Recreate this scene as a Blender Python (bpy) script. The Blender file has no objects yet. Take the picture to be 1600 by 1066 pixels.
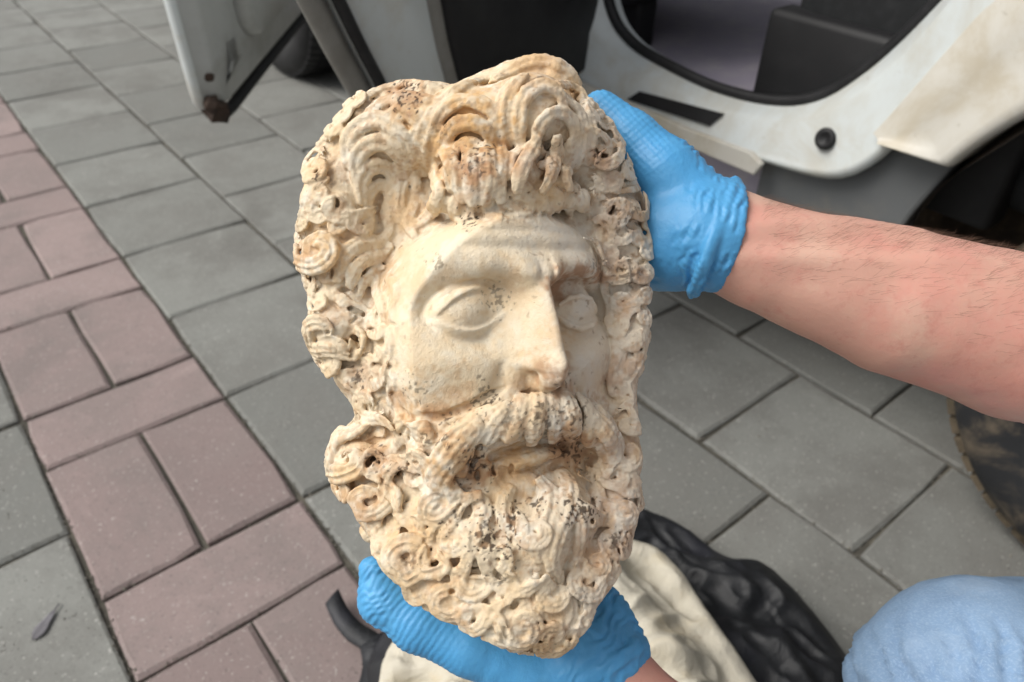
import bpy, bmesh, math, random
import numpy as np
from mathutils import Matrix, Vector
SC = bpy.context.scene
COL = SC.collection
random.seed(3)

# ---------------------------------------------------------------- camera (pose solved from the paving joints)
RC = np.array([[0.7782046, -0.3679771, 0.5089110], [-0.6275091, -0.4880025, 0.6067008], [0.0250978, -0.7914837, -0.6106748]])  # columns: right, down, forward
CC = np.array([0.0450848, -1.7067834, 0.9264921])
cam_d = bpy.data.cameras.new('camera'); cam = bpy.data.objects.new('camera', cam_d); COL.objects.link(cam)
cam.matrix_world = Matrix([[RC[i, 0], -RC[i, 1], -RC[i, 2], CC[i]] for i in range(3)] + [[0, 0, 0, 1]])
cam_d.sensor_width = 36.0; cam_d.lens = 36.0 * 1180.0 / 1600.0
cam_d.clip_start = .02; cam_d.clip_end = 400.0
cam_d.dof.use_dof = True; cam_d.dof.focus_distance = .395; cam_d.dof.aperture_fstop = 9.5
SC.camera = cam

# ---------------------------------------------------------------- overcast daylight
sun_dir = np.array([-0.56, 0.36, .78]); sun_dir /= np.linalg.norm(sun_dir)
W = bpy.data.worlds.new('World'); SC.world = W; W.use_nodes = True
nt = W.node_tree; nt.nodes.clear()
sky = nt.nodes.new('ShaderNodeTexSky'); sky.sky_type = 'NISHITA'; sky.sun_disc = False
sky.sun_elevation = math.asin(sun_dir[2]); sky.sun_rotation = math.atan2(sun_dir[0], sun_dir[1])
sky.air_density = 1.0; sky.dust_density = 4.0; sky.ozone_density = 1.0
hs = nt.nodes.new('ShaderNodeHueSaturation'); hs.inputs['Saturation'].default_value = .22
bg = nt.nodes.new('ShaderNodeBackground'); bg.inputs['Strength'].default_value = .095
wo = nt.nodes.new('ShaderNodeOutputWorld')
nt.links.new(sky.outputs[0], hs.inputs['Color']); nt.links.new(hs.outputs[0], bg.inputs[0]); nt.links.new(bg.outputs[0], wo.inputs[0])
sd = bpy.data.lights.new('sun', 'SUN'); sd.energy = 1.5; sd.angle = math.radians(36); sd.color = (1.0, .96, .90)
sun = bpy.data.objects.new('sun', sd); COL.objects.link(sun)
sun.rotation_euler = Vector(sun_dir).to_track_quat('Z', 'Y').to_euler()
SC.view_settings.view_transform = 'Standard'; SC.view_settings.look = 'None'
SC.view_settings.gamma = 1.0; SC.view_settings.use_curve_mapping = False
SC.view_settings.exposure = .68

# ---------------------------------------------------------------- helpers
def ray(px, py):
    return RC @ np.array([(px - 800) / 1180.0, (py - 533) / 1180.0, 1.0])
def at_z(px, py, z):
    r = ray(px, py); return CC + r * ((z - CC[2]) / r[2])
def at_d(px, py, d):
    return CC + ray(px, py) * d
def at_x(px, py, x):
    r = ray(px, py); return CC + r * ((x - CC[0]) / r[0])
def tag(o, label=None, cat=None, group=None, kind=None):
    if label: o['label'] = label
    if cat: o['category'] = cat
    if group: o['group'] = group
    if kind: o['kind'] = kind
    return o
def empty(name, loc, label=None, cat=None, kind=None):
    o = bpy.data.objects.new(name, None); COL.objects.link(o); o.location = loc; o.empty_display_size = .05
    return tag(o, label, cat, None, kind)
def link(name, me, mat=None, parent=None, loc=None, kind=None):
    o = bpy.data.objects.new(name, me); COL.objects.link(o)
    if mat is not None and not me.materials: me.materials.append(mat)
    if parent is not None: o.parent = parent
    if loc is not None: o.location = loc
    if kind: o['kind'] = kind
    return o
def pyd(name, V, F, smooth=False):
    me = bpy.data.meshes.new(name); me.from_pydata([tuple(map(float, v)) for v in V], [], [tuple(map(int, f)) for f in F]); me.update()
    if smooth: me.polygons.foreach_set('use_smooth', [True] * len(me.polygons))
    return me
def loft(name, rows, closed=False, caps=False, smooth=True):
    """skin a list of equally long point rows"""
    n = len(rows[0]); V = [p for r in rows for p in r]; F = []
    for i in range(len(rows) - 1):
        for j in range(n if closed else n - 1):
            k = (j + 1) % n
            F.append((i * n + j, i * n + k, (i + 1) * n + k, (i + 1) * n + j))
    if caps and closed:
        F.append(tuple(range(n))[::-1]); F.append(tuple((len(rows) - 1) * n + j for j in range(n)))
    return pyd(name, V, F, smooth)
def tube(name, P, r, seg=10, caps=True, smooth=True, flat=1.0):
    P = np.asarray(P, float); T = np.gradient(P, axis=0); T /= np.linalg.norm(T, axis=1, keepdims=True)
    r = np.broadcast_to(np.asarray(r, float), (len(P),))
    u = np.cross(T[0], [0, 0, 1.0]); u = u if np.linalg.norm(u) > 1e-3 else np.cross(T[0], [0, 1.0, 0])
    rows = []
    for p, t, q in zip(P, T, r):
        u = u - t * (u @ t); u /= np.linalg.norm(u); v = np.cross(t, u)
        rows.append([p + (u * math.cos(a) + v * math.sin(a) * flat) * q for a in np.linspace(0, 2 * math.pi, seg, endpoint=False)])
    return loft(name, rows, True, caps, smooth)
def join(name, meshes):
    V = []; F = []
    for m in meshes:
        o = len(V); V += [v.co.copy() for v in m.vertices]; F += [tuple(i + o for i in p.vertices) for p in m.polygons]
    return pyd(name, V, F, bool(meshes[0].polygons[0].use_smooth))
def box(name, lo, hi, bev=0.0, seg=2, smooth=True):
    bm = bmesh.new(); bmesh.ops.create_cube(bm, size=1.0)
    lo = np.array(lo, float); hi = np.array(hi, float)
    for v in bm.verts: v.co = Vector((np.array(v.co) + .5) * (hi - lo) + lo)
    if bev: bmesh.ops.bevel(bm, geom=bm.edges[:], offset=bev, segments=seg, affect='EDGES', profile=.5)
    me = bpy.data.meshes.new(name); bm.to_mesh(me); bm.free()
    if smooth and bev: me.polygons.foreach_set('use_smooth', [True] * len(me.polygons))
    return me
def prism(name, poly, thick, axes, bev=0.0, org=(0, 0, 0)):
    """polygon in the plane (axes[0], axes[1]) extruded along axes[2], edges bevelled"""
    a, b, c = [np.array(x, float) for x in axes]; org = np.array(org, float)
    bm = bmesh.new(); n = len(poly)
    lo = [bm.verts.new(org + a * x + b * y) for x, y in poly]; hi = [bm.verts.new(org + a * x + b * y + c * thick) for x, y in poly]
    bm.faces.new(lo[::-1]); bm.faces.new(hi)
    for i in range(n): bm.faces.new((lo[i], lo[(i + 1) % n], hi[(i + 1) % n], hi[i]))
    bmesh.ops.recalc_face_normals(bm, faces=bm.faces[:])
    if bev: bmesh.ops.bevel(bm, geom=bm.edges[:], offset=bev, segments=2, affect='EDGES', profile=.5)
    me = bpy.data.meshes.new(name); bm.to_mesh(me); bm.free(); return me

# ---------------------------------------------------------------- materials
class M:
    def __init__(s, name, col=(.5, .5, .5), rough=.6, metal=0., spec=None):
        s.m = bpy.data.materials.new(name); s.m.use_nodes = True; s.t = s.m.node_tree; s.b = s.t.nodes['Principled BSDF']
        s.b.inputs['Base Color'].default_value = (*col, 1); s.b.inputs['Roughness'].default_value = rough; s.b.inputs['Metallic'].default_value = metal
        if spec is not None: s.b.inputs['Specular IOR Level'].default_value = spec
        s.col = None; s.rgb = col; s.h = None
        s.tc = s.t.nodes.new('ShaderNodeTexCoord')
    def n(s, kind, **kw):
        x = s.t.nodes.new(kind)
        for k, v in kw.items():
            if k in x.inputs: x.inputs[k].default_value = v
            else: setattr(x, k, v)
        return x
    def l(s, a, b): s.t.links.new(a, b)
    def noise(s, scale, detail=5., rough=.6, coord='Object', stretch=None, dist=0.):
        x = s.n('ShaderNodeTexNoise', Scale=scale, Detail=detail, Roughness=rough, Distortion=dist)
        src = s.tc.outputs[coord]
        if stretch:
            mp = s.n('ShaderNodeMapping'); mp.inputs['Scale'].default_value = stretch; s.l(src, mp.inputs[0]); src = mp.outputs[0]
        s.l(src, x.inputs['Vector']); return x.outputs['Fac']
    def ramp(s, f, a, b, lo=0., hi=1.):
        x = s.n('ShaderNodeMapRange', interpolation_type='SMOOTHSTEP'); s.l(f, x.inputs['Value'])
        for k, v in (('From Min', a), ('From Max', b), ('To Min', lo), ('To Max', hi)): x.inputs[k].default_value = v
        return x.outputs[0]
    def over(s, col, fac, mode='MIX'):
        x = s.n('ShaderNodeMix', data_type='RGBA', blend_type=mode)
        if s.col is None: x.inputs[6].default_value = (*s.rgb, 1)
        else: s.l(s.col, x.inputs[6])
        if isinstance(col, tuple): x.inputs[7].default_value = (*col, 1)
        else: s.l(col, x.inputs[7])
        if isinstance(fac, float): x.inputs[0].default_value = fac
        else: s.l(fac, x.inputs[0])
        s.col = x.outputs[2]; s.l(s.col, s.b.inputs['Base Color']); return s
    def bump(s, f, strength=.3, dist=.002):
        x = s.n('ShaderNodeBump', Strength=strength, Distance=dist); s.l(f, x.inputs['Height'])
        if s.h is not None: s.l(s.h, x.inputs['Normal'])
        s.h = x.outputs[0]; s.l(s.h, s.b.inputs['Normal']); return s
    def rand(s): return s.n('ShaderNodeObjectInfo').outputs['Random']

def paver(name, col, alt, stain):
    m = M(name, col, .88, spec=.25)
    geo = m.n('ShaderNodeNewGeometry'); r = m.rand()
    of = m.n('ShaderNodeVectorMath', operation='SCALE'); of.inputs[0].default_value = (3.1, 5.7, 2.3); m.l(r, of.inputs['Scale'])
    ad = m.n('ShaderNodeVectorMath', operation='ADD'); m.l(geo.outputs['Position'], ad.inputs[0]); m.l(of.outputs[0], ad.inputs[1])
    m.tc = type('T', (), {'outputs': {'Object': ad.outputs[0], 'World': geo.outputs['Position']}})()
    m.over(tuple(c * 1.22 for c in col), m.ramp(r, .5, 1., 0, .6)); m.over(tuple(c * .72 for c in col), m.ramp(r, .45, 0., 0, .55))
    m.over(alt, m.ramp(m.noise(6.5, 5, .65), .40, .66, 0, .8))
    m.over(stain, m.ramp(m.noise(2.6, 6, .72, 'World', dist=.7), .48, .70, 0, .6))
    m.over(tuple(c * 1.45 for c in col), m.ramp(m.noise(15, 6, .75, dist=.6), .56, .74, 0, .4))
    m.over(tuple(c * .5 for c in col), m.ramp(m.noise(42, 5, .75), .60, .76, 0, .45))
    m.over((.03, .03, .028), m.ramp(m.noise(240, 3, .7), .58, .72, 0, .5)); m.over((.60, .59, .55), m.ramp(m.noise(190, 2, .6), .62, .74, 0, .42))
    m.bump(m.noise(30, 5, .65), .45, .003).bump(m.noise(280, 3, .7), .5, .0014)
    return m.m
MAT = {}
MAT['grey_paver'] = paver('grey_concrete_paver', (.205, .208, .193), (.172, .170, .157), (.13, .126, .115))
MAT['pink_paver'] = paver('pink_concrete_paver', (.262, .205, .195), (.228, .186, .176), (.17, .148, .14))
m = M('joint_sand', (.085, .080, .068), .95, spec=.1); m.over((.17, .155, .125), m.ramp(m.noise(9, 5, .7), .45, .7, 0, .8)); m.over((.05, .055, .03), m.ramp(m.noise(4, 4, .6), .55, .7, 0, .6)); m.bump(m.noise(240, 4, .7), .6, .003); MAT['joint'] = m.m

def paint(name, col, dirt=.5, dirtcol=(.42, .36, .25), rough=.32):
    m = M(name, col, rough, spec=.5)
    m.b.inputs['Coat Weight'].default_value = .25; m.b.inputs['Coat Roughness'].default_value = .15
    m.over(dirtcol, m.ramp(m.noise(7, 6, .7, dist=.4), .42, .70, 0, dirt))
    m.over(tuple(c * .6 for c in dirtcol), m.ramp(m.noise(46, 4, .75), .63, .76, 0, dirt * .8))
    x = m.ramp(m.noise(12, 5, .7), .4, .7, rough, rough + .35); m.l(x, m.b.inputs['Roughness'])
    m.bump(m.noise(160, 3, .6), .05, .0006)
    return m.m
MAT['white_paint'] = paint('white_car_paint', (.60, .64, .635), .45)
MAT['dirty_paint'] = paint('dusty_white_car_paint', (.60, .58, .52), .75, (.46, .40, .29), .5)
MAT['shade_paint'] = paint('shaded_white_inner_metal', (.47, .48, .465), .45, (.25, .235, .2), .5)  # greyed copy of the white paint, shade put into the colour
def plain(name, col, rough, nz=40, amt=.5, alt=None, bump=.15, spec=.4, dist=.001):
    m = M(name, col, rough, spec=spec)
    m.over(alt or tuple(c * 1.8 + .01 for c in col), m.ramp(m.noise(nz, 5, .65), .42, .72, 0, amt)); m.bump(m.noise(nz * 7, 3, .6), bump, dist)
    return m.m
MAT['rubber'] = plain('black_rubber', (.012, .012, .013), .55, 30, .5)
MAT['black_plastic'] = plain('black_trim_plastic', (.010, .010, .011), .6, 12, .4)
MAT['clad'] = plain('dusty_grey_plastic', (.125, .132, .135), .8, 9, .7, (.20, .185, .16))
MAT['seat'] = plain('black_seat_fabric', (.011, .012, .013), .85, 60, .5)
MAT['carpet'] = plain('dusty_lavender_carpet', (.36, .33, .40), .95, 26, .6, (.44, .41, .43), .4)
MAT['liner'] = plain('muddy_arch_liner', (.045, .034, .025), .9, 11, .9, (.14, .10, .065), .6, .3, .006)
MAT['edge_shade'] = plain('shaded_door_edge', (.235, .23, .21), .6, 20, .5, (.15, .14, .12))  # door metal in shade, the shade put into a grey colour
MAT['rust'] = plain('rusty_chipped_metal', (.055, .035, .025), .9, 40, .7, (.02, .018, .016), .6)
MAT['steel'] = plain('dull_steel', (.25, .25, .26), .45, 20, .5, (.12, .11, .1)); 
m = M('tyre_rubber', (.021, .022, .024), .8, spec=.3); m.over((.15, .12, .085), m.ramp(m.noise(13, 5, .7, dist=.5), .42, .68, 0, .75)); m.bump(m.noise(120, 4, .6), .4, .002); MAT['tyre'] = m.m
m = M('muddy_tread', (.12, .095, .065), .92, spec=.2); m.over((.05, .042, .03), m.ramp(m.noise(17, 5, .7), .45, .65, 0, .8)); m.bump(m.noise(90, 5, .7), .6, .004); MAT['mud'] = m.m
MAT['glass'] = (lambda m: (setattr(m.b.inputs['Transmission Weight'], 'default_value', 1.0), m.m)[1])(M('car_glass', (.75, .8, .78), .03))
# ---------------------------------------------------------------- volume sculpting helpers
class Vol:
    """signed distance grid; primitives are blended into it, then it is meshed with surface nets"""
    def __init__(s, lo, hi, h):
        s.lo = np.array(lo, float); s.h = float(h)
        s.n = np.ceil((np.array(hi, float) - s.lo) / h).astype(int) + 1
        s.F = np.full(tuple(s.n), 60.0 * h, np.float32)
    def box(s, lo, hi):
        a = np.clip(np.floor((np.array(lo) - s.lo) / s.h).astype(int), 0, s.n)
        b = np.clip(np.ceil((np.array(hi) - s.lo) / s.h).astype(int) + 1, 0, s.n)
        if (b <= a).any(): return None
        sl = tuple(slice(i, j) for i, j in zip(a, b))
        ax = [(np.arange(i, j) * s.h + o).astype(np.float32) for i, j, o in zip(a, b, s.lo)]
        return sl, ax[0][:, None, None], ax[1][None, :, None], ax[2][None, None, :]
    def mix(s, sl, d, k, sub):
        F = s.F[sl]
        if sub:
            g = np.maximum(k - np.abs(F + d), 0) / k
            s.F[sl] = np.maximum(F, -d) + g * g * k * .25
        else:
            g = np.maximum(k - np.abs(F - d), 0) / k
            s.F[sl] = np.minimum(F, d) - g * g * k * .25
    def seg(s, p, q, r0, r1, k=4., sub=False, pad=None):
        p = np.asarray(p, float); q = np.asarray(q, float)
        m = max(r0, r1) + (k * 1.2 if pad is None else pad) + s.h * 2
        B = s.box(np.minimum(p, q) - m, np.maximum(p, q) + m)
        if B is None: return
        sl, X, Y, Z = B
        v = q - p; L = max(v @ v, 1e-6)
        t = np.clip(((X - p[0]) * v[0] + (Y - p[1]) * v[1] + (Z - p[2]) * v[2]) / L, 0, 1)
        d = np.sqrt((X - p[0] - t * v[0]) ** 2 + (Y - p[1] - t * v[1]) ** 2 + (Z - p[2] - t * v[2]) ** 2) - (r0 + (r1 - r0) * t)
        s.mix(sl, d.astype(np.float32), k, sub)
    def chain(s, P, R, k=4., sub=False):
        P = np.asarray(P, float); R = np.broadcast_to(np.asarray(R, float), (len(P),))
        for i in range(len(P) - 1): s.seg(P[i], P[i + 1], R[i], R[i + 1], k, sub)
    def ell(s, c, rad, k=6., sub=False, M=None):
        """ellipsoid; rows of M are its own axes"""
        c = np.asarray(c, float); rad = np.asarray(rad, float)
        m = rad.max() + k * 1.2 + 2 * s.h
        B = s.box(c - m, c + m)
        if B is None: return
        sl, X, Y, Z = B
        x, y, z = X - c[0], Y - c[1], Z - c[2]
        if M is not None:
            M = np.asarray(M, float)
            x, y, z = [M[i, 0] * x + M[i, 1] * y + M[i, 2] * z for i in range(3)]
        k0 = np.sqrt((x / rad[0]) ** 2 + (y / rad[1]) ** 2 + (z / rad[2]) ** 2)
        k1 = np.sqrt((x / rad[0] ** 2) ** 2 + (y / rad[1] ** 2) ** 2 + (z / rad[2] ** 2) ** 2) + 1e-9
        s.mix(sl, (k0 * (k0 - 1) / k1).astype(np.float32), k, sub)
    def soften(s, n=1):
        for _ in range(n):
            for a in range(3):
                F = s.F; G = F.copy()
                u = [slice(None)] * 3; l = [slice(None)] * 3; c = [slice(None)] * 3
                u[a] = slice(2, None); l[a] = slice(0, -2); c[a] = slice(1, -1)
                G[tuple(c)] = .5 * F[tuple(c)] + .25 * (F[tuple(u)] + F[tuple(l)])
                s.F = G
    def sample(s, P):
        P = (np.asarray(P, float) - s.lo) / s.h
        P = np.clip(P, 0, s.n - 1.001); i = P.astype(int); f = (P - i).astype(np.float32)
        out = 0
        for dx in (0, 1):
            for dy in (0, 1):
                for dz in (0, 1):
                    w = (f[..., 0] if dx else 1 - f[..., 0]) * (f[..., 1] if dy else 1 - f[..., 1]) * (f[..., 2] if dz else 1 - f[..., 2])
                    out = out + w * s.F[i[..., 0] + dx, i[..., 1] + dy, i[..., 2] + dz]
        return out
    def grad(s, P, e=None):
        e = e or s.h * 2
        g = np.stack([s.sample(P + np.eye(3)[a] * e) - s.sample(P - np.eye(3)[a] * e) for a in range(3)], -1)
        return g / (np.linalg.norm(g, axis=-1, keepdims=True) + 1e-9)
    def mesh(s):
        F = s.F; I = F < 0
        nx, ny, nz = F.shape
        cnt = np.zeros((nx - 1, ny - 1, nz - 1), np.int8)
        for dx in (0, 1):
            for dy in (0, 1):
                for dz in (0, 1):
                    cnt += I[dx:nx - 1 + dx, dy:ny - 1 + dy, dz:nz - 1 + dz]
        act = np.argwhere((cnt > 0) & (cnt < 8))
        idx = np.full(cnt.shape, -1, np.int32)
        idx[act[:, 0], act[:, 1], act[:, 2]] = np.arange(len(act), dtype=np.int32)
        co = [(a, b, c) for a in (0, 1) for b in (0, 1) for c in (0, 1)]
        V = np.stack([F[act[:, 0] + a, act[:, 1] + b, act[:, 2] + c] for a, b, c in co], 1)
        S = np.zeros((len(act), 3)); N = np.zeros(len(act))
        for i, A in enumerate(co):
            for j, Bc in enumerate(co):
                if j > i and sum(abs(np.array(A) - np.array(Bc))) == 1:
                    m = (V[:, i] < 0) != (V[:, j] < 0)
                    t = V[m, i] / (V[m, i] - V[m, j])
                    S[m] += np.array(A) + t[:, None] * (np.array(Bc) - np.array(A)); N[m] += 1
        P = (act + S / N[:, None]) * s.h + s.lo
        Q = []
        for ax in range(3):
            o = [a for a in range(3) if a != ax]
            a0 = [slice(1, -1)] * 3; a0[ax] = slice(0, F.shape[ax] - 1)
            a1 = list(a0); a1[ax] = slice(1, F.shape[ax])
            s0 = I[tuple(a0)]; s1 = I[tuple(a1)]
            e = np.argwhere(s0 != s1)
            flip = s0[e[:, 0], e[:, 1], e[:, 2]]
            base = e.copy()
            for q in o: base[:, q] += 1
            def cell(du, dv):
                c = base.copy(); c[:, o[0]] -= du; c[:, o[1]] -= dv
                return idx[c[:, 0], c[:, 1], c[:, 2]]
            q = np.stack([cell(0, 0), cell(1, 0), cell(1, 1), cell(0, 1)], 1)
            if ax == 1: flip = ~flip
            q[~flip] = q[~flip][:, ::-1]
            Q.append(q)
        Q = np.concatenate(Q); Q = Q[(Q >= 0).all(1)]
        return P, Q

def np_mesh(name, V, Q, smooth=True):
    me = bpy.data.meshes.new(name)
    V = np.asarray(V, np.float32); Q = np.asarray(Q, np.int32); k = Q.shape[1]
    me.vertices.add(len(V)); me.vertices.foreach_set('co', V.ravel())
    me.loops.add(Q.size); me.loops.foreach_set('vertex_index', Q.ravel())
    me.polygons.add(len(Q)); me.polygons.foreach_set('loop_start', np.arange(0, Q.size, k, dtype=np.int32))
    if smooth: me.polygons.foreach_set('use_smooth', np.ones(len(Q), bool))
    me.update(calc_edges=True)
    return me
HAIR_MASS = [
 ([(600,215,28,56),(675,195,44,56),(750,205,62,56),(830,185,66,58),(888,215,40,42),(928,275,10,34),(950,330,-4,30)], 26),
 ([(690,312,92,18),(740,322,100,17),(800,320,102,17),(860,312,88,15),(905,310,62,16)], 16),
 ([(720,275,98,30),(760,285,104,28),(815,275,104,26),(862,285,84,22)], 18),
 ([(560,240,18,52),(530,320,22,52),(540,410,26,50),(548,500,24,48),(565,580,20,36),(590,640,26,30)], 24),
 ([(955,350,-10,30),(976,430,-24,30),(980,510,-26,28),(970,575,-22,24),(968,640,-14,26)], 18),
 ([(590,715,30,52),(610,780,40,50),(655,850,56,58),(720,900,70,60),(800,930,82,62),(860,930,70,58),(905,880,46,52),(945,800,14,42),(960,720,4,36),(962,660,-4,28)], 26),
 ([(640,700,58,40),(690,760,82,48),(760,830,100,52),(830,850,104,50),(880,800,74,46)], 24),
 ([(850,975,52,40),(800,970,52,36)], 16),
 ([(715,695,88,22),(765,662,104,25),(830,645,114,22),(880,640,100,21),(925,666,58,22),(952,708,22,20)], 14),
]
# locks: pixel path, width, strands
LOCKS = [
 # big hanging arcs left of the forehead (nested)
 ([(545,262),(548,222),(572,196),(602,192),(632,212),(645,250)],26,2,dict(lift=6)),
 ([(556,290),(556,252),(578,226),(604,222),(626,242),(634,280)],24,2,dict(lift=7)),
 ([(562,318),(562,284),(580,258),(602,256),(618,276),(622,310)],22,2,dict(lift=7)),
 ([(570,335),(572,308),(586,290),(600,290),(608,308),(608,334)],18,2,dict(lift=6)),
 # top left tuft
 ([(560,180),(580,152),(612,138),(650,134),(690,142)],22,3,dict(lift=2)),
 ([(566,196),(590,170),(618,158),(650,156),(680,166),(690,190)],22,3,dict(lift=4)),
 ([(600,190),(622,176),(645,180),(662,200),(664,232)],24,3,dict(lift=4)),
 ([(640,150),(668,165),(680,195),(676,235),(664,275)],22,3,dict(lift=4)),
 ([(520,210),(536,188),(556,168)],22,2,{}),
 # central left tuft: orange arcs
 ([(668,270),(668,225),(690,180),(730,162),(768,176),(786,215)],24,3,dict(lift=8)),
 ([(690,285),(690,240),(708,204),(735,192),(762,206),(774,240)],22,2,dict(lift=9)),
 ([(708,296),(708,258),(722,230),(740,224),(756,238),(760,262)],18,2,dict(lift=9)),
 ([(652,300),(646,250),(660,200),(690,160),(735,135),(785,118)],24,3,dict(lift=4)),
 # crest and right tuft
 ([(770,130),(800,110),(842,98),(880,108),(905,132)],30,3,dict(lift=0)),
 ([(790,235),(786,190),(796,150),(820,122)],26,3,dict(lift=6)),
 ([(812,232),(812,190),(822,155),(845,140),(868,150),(876,175)],20,2,dict(lift=9)),
 ([(836,232),(840,200),(856,180),(878,180),(892,202),(890,236)],18,2,dict(lift=9)),
 ([(870,135),(896,142),(914,172),(920,212),(915,255)],20,2,dict(lift=4)),
 ([(880,160),(900,178),(906,212),(900,250),(884,275)],18,2,dict(lift=7)),
 ([(838,262),(858,262),(876,248),(880,222)],16,2,dict(lift=9)),
 ([(795,280),(800,255),(818,240),(832,226)],16,2,dict(lift=9)),
 ([(694,226),(708,258),(724,288),(730,318)],22,3,dict(lift=16)),([(722,222),(736,256),(744,290),(740,322)],22,3,dict(lift=20)),([(752,222),(760,252),(764,284),(756,314)],22,3,dict(lift=20)),([(780,226),(784,256),(776,290),(784,316)],20,3,dict(lift=16)),
 ([(836,208),(830,240),(814,270),(806,298)],22,3,dict(lift=20)),([(862,206),(862,240),(852,272),(838,294)],22,3,dict(lift=20)),([(884,214),(886,246),(876,276),(882,300)],20,3,dict(lift=14)),([(670,240),(684,270),(690,300),(680,322)],20,3,dict(lift=12)),
 # fringe over the forehead
 ([(690,300),(676,330),(660,350),(640,352)],20,2,dict(lift=3)),
 ([(720,300),(712,326),(722,346),(738,340)],18,2,dict(lift=3)),
 ([(770,292),(760,318),(768,338),(784,332)],18,2,dict(lift=3)),
 ([(812,330),(796,318),(800,298),(820,290),(836,300)],14,2,dict(lift=4)),
 ([(862,330),(848,316),(848,292),(866,282),(880,292)],14,2,dict(lift=4)),
 ([(895,285),(905,315),(925,335)],16,2,dict(lift=3)),
 ([(640,352),(622,330),(625,290),(640,250)],26,3,dict(lift=2)),
 ([(612,360),(604,335),(612,305)],20,2,dict(lift=3)),
 # left temple waves
 ([(528,440),(536,405),(560,384),(592,378),(612,360)],22,3,dict(lift=5)),
 ([(545,455),(552,425),(570,406),(598,400),(616,384)],20,3,dict(lift=6)),
 ([(562,462),(568,438),(584,424),(604,420)],16,2,dict(lift=5)),
 ([(522,455),(545,478),(572,490),(592,492)],20,3,dict(lift=5)),
 ([(512,480),(535,500),(562,506),(590,506)],18,2,dict(lift=4)),
 ([(592,430),(590,455),(600,480),(604,510)],16,2,dict(lift=3)),
 ([(478,350),(492,330),(515,322),(540,330),(556,350)],22,2,dict(lift=3)),
 ([(560,560),(575,590),(592,620),(600,650)],24,3,dict(lift=2)),
 ([(668,345),(676,322),(694,312),(712,322),(708,340)],13,2,dict(lift=3)),([(740,345),(736,322),(752,308),(770,318)],13,2,dict(lift=3)),([(780,345),(786,318),(806,306),(826,314),(824,334),(808,336)],13,2,dict(lift=4)),
 ([(842,338),(838,312),(856,298),(874,308),(872,330)],12,2,dict(lift=4)),([(892,340),(890,318),(904,300)],13,2,dict(lift=3)),([(650,372),(640,345),(650,320)],18,2,dict(lift=3)),([(918,350),(928,330),(922,300)],14,2,dict(lift=3)),
 ([(598,500),(612,530),(608,562),(618,592)],20,3,dict(lift=1)),([(606,430),(622,456),(614,486),(624,512)],16,3,dict(lift=1)),([(600,560),(616,590),(612,620),(628,648)],20,3,dict(lift=1)),([(640,655),(664,668),(676,694)],22,3,dict(lift=8)),([(690,660),(700,684),(690,706)],18,3,dict(lift=6)),
 ([(950,400),(942,440),(956,478),(948,512)],14,2,dict(lift=8)),([(955,520),(962,556),(950,592),(958,622)],14,2,dict(lift=8)),
 # right side hair
 ([(915,200),(935,195),(955,212),(966,240),(962,275)],14,2,dict(lift=3)),
 ([(965,290),(985,292),(1000,312),(1004,345)],14,2,dict(lift=3)),
 ([(935,330),(930,365),(938,395),(955,410)],14,2,dict(lift=3)),
 ([(985,390),(1004,410),(1008,445),(998,475)],14,2,dict(lift=3)),
 ([(960,470),(966,505),(972,540),(965,580)],16,2,dict(lift=3)),
 ([(995,490),(1006,520),(1000,555),(985,585)],14,2,dict(lift=3)),
 # moustache: short strands fanning out from under the nose
 ([(840,620),(836,648),(828,684)],30,4,dict(lift=12)),([(820,626),(804,654),(788,684)],30,4,dict(lift=13)),([(796,634),(772,660),(752,690)],30,4,dict(lift=13)),
 ([(772,640),(742,664),(722,700),(716,742)],30,4,dict(lift=12)),([(748,652),(716,676),(698,712),(700,762)],28,4,dict(lift=10)),([(724,664),(700,690),(690,730)],24,3,dict(lift=7)),
 ([(858,618),(862,648),(862,680)],28,4,dict(lift=12)),([(876,618),(888,646),(892,680)],28,4,dict(lift=12)),([(896,622),(914,650),(920,688)],28,4,dict(lift=11)),([(916,630),(938,660),(944,704)],24,3,dict(lift=9)),
 ([(935,645),(954,672),(962,712)],20,3,dict(lift=6)),([(930,680),(944,708),(944,742)],20,3,dict(lift=8)),
 ([(752,662),(714,690),(692,728),(696,764),(720,780)],42,5,dict(lift=20)),([(914,648),(946,682),(956,722),(942,754)],32,4,dict(lift=18)),
 # beard under the lip and long wavy locks
 ([(800,760),(785,785),(790,815),(805,840)],24,3,dict(lift=4)),
 ([(840,750),(858,775),(852,810),(836,840),(842,875)],28,3,dict(lift=6)),
 ([(872,735),(888,765),(884,800),(866,835),(858,870),(870,905)],28,3,dict(lift=6)),
 ([(895,770),(905,810),(900,850),(892,890),(900,930)],26,3,dict(lift=5)),
 ([(925,740),(935,775),(928,810),(912,840)],22,3,dict(lift=5)),
 ([(735,770),(755,795),(750,825),(765,855)],26,3,dict(lift=5)),
 ([(660,650),(668,690),(660,730),(672,770)],30,4,dict(lift=4)),
 ([(625,640),(632,670),(622,700)],24,3,dict(lift=4)),
 ([(830,900),(845,930),(838,965),(850,1000)],30,3,dict(lift=5)),
 ([(790,880),(775,910),(785,945),(775,980)],28,3,dict(lift=5)),
 ([(880,920),(888,950),(875,985)],24,3,dict(lift=4)),
]
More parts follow.
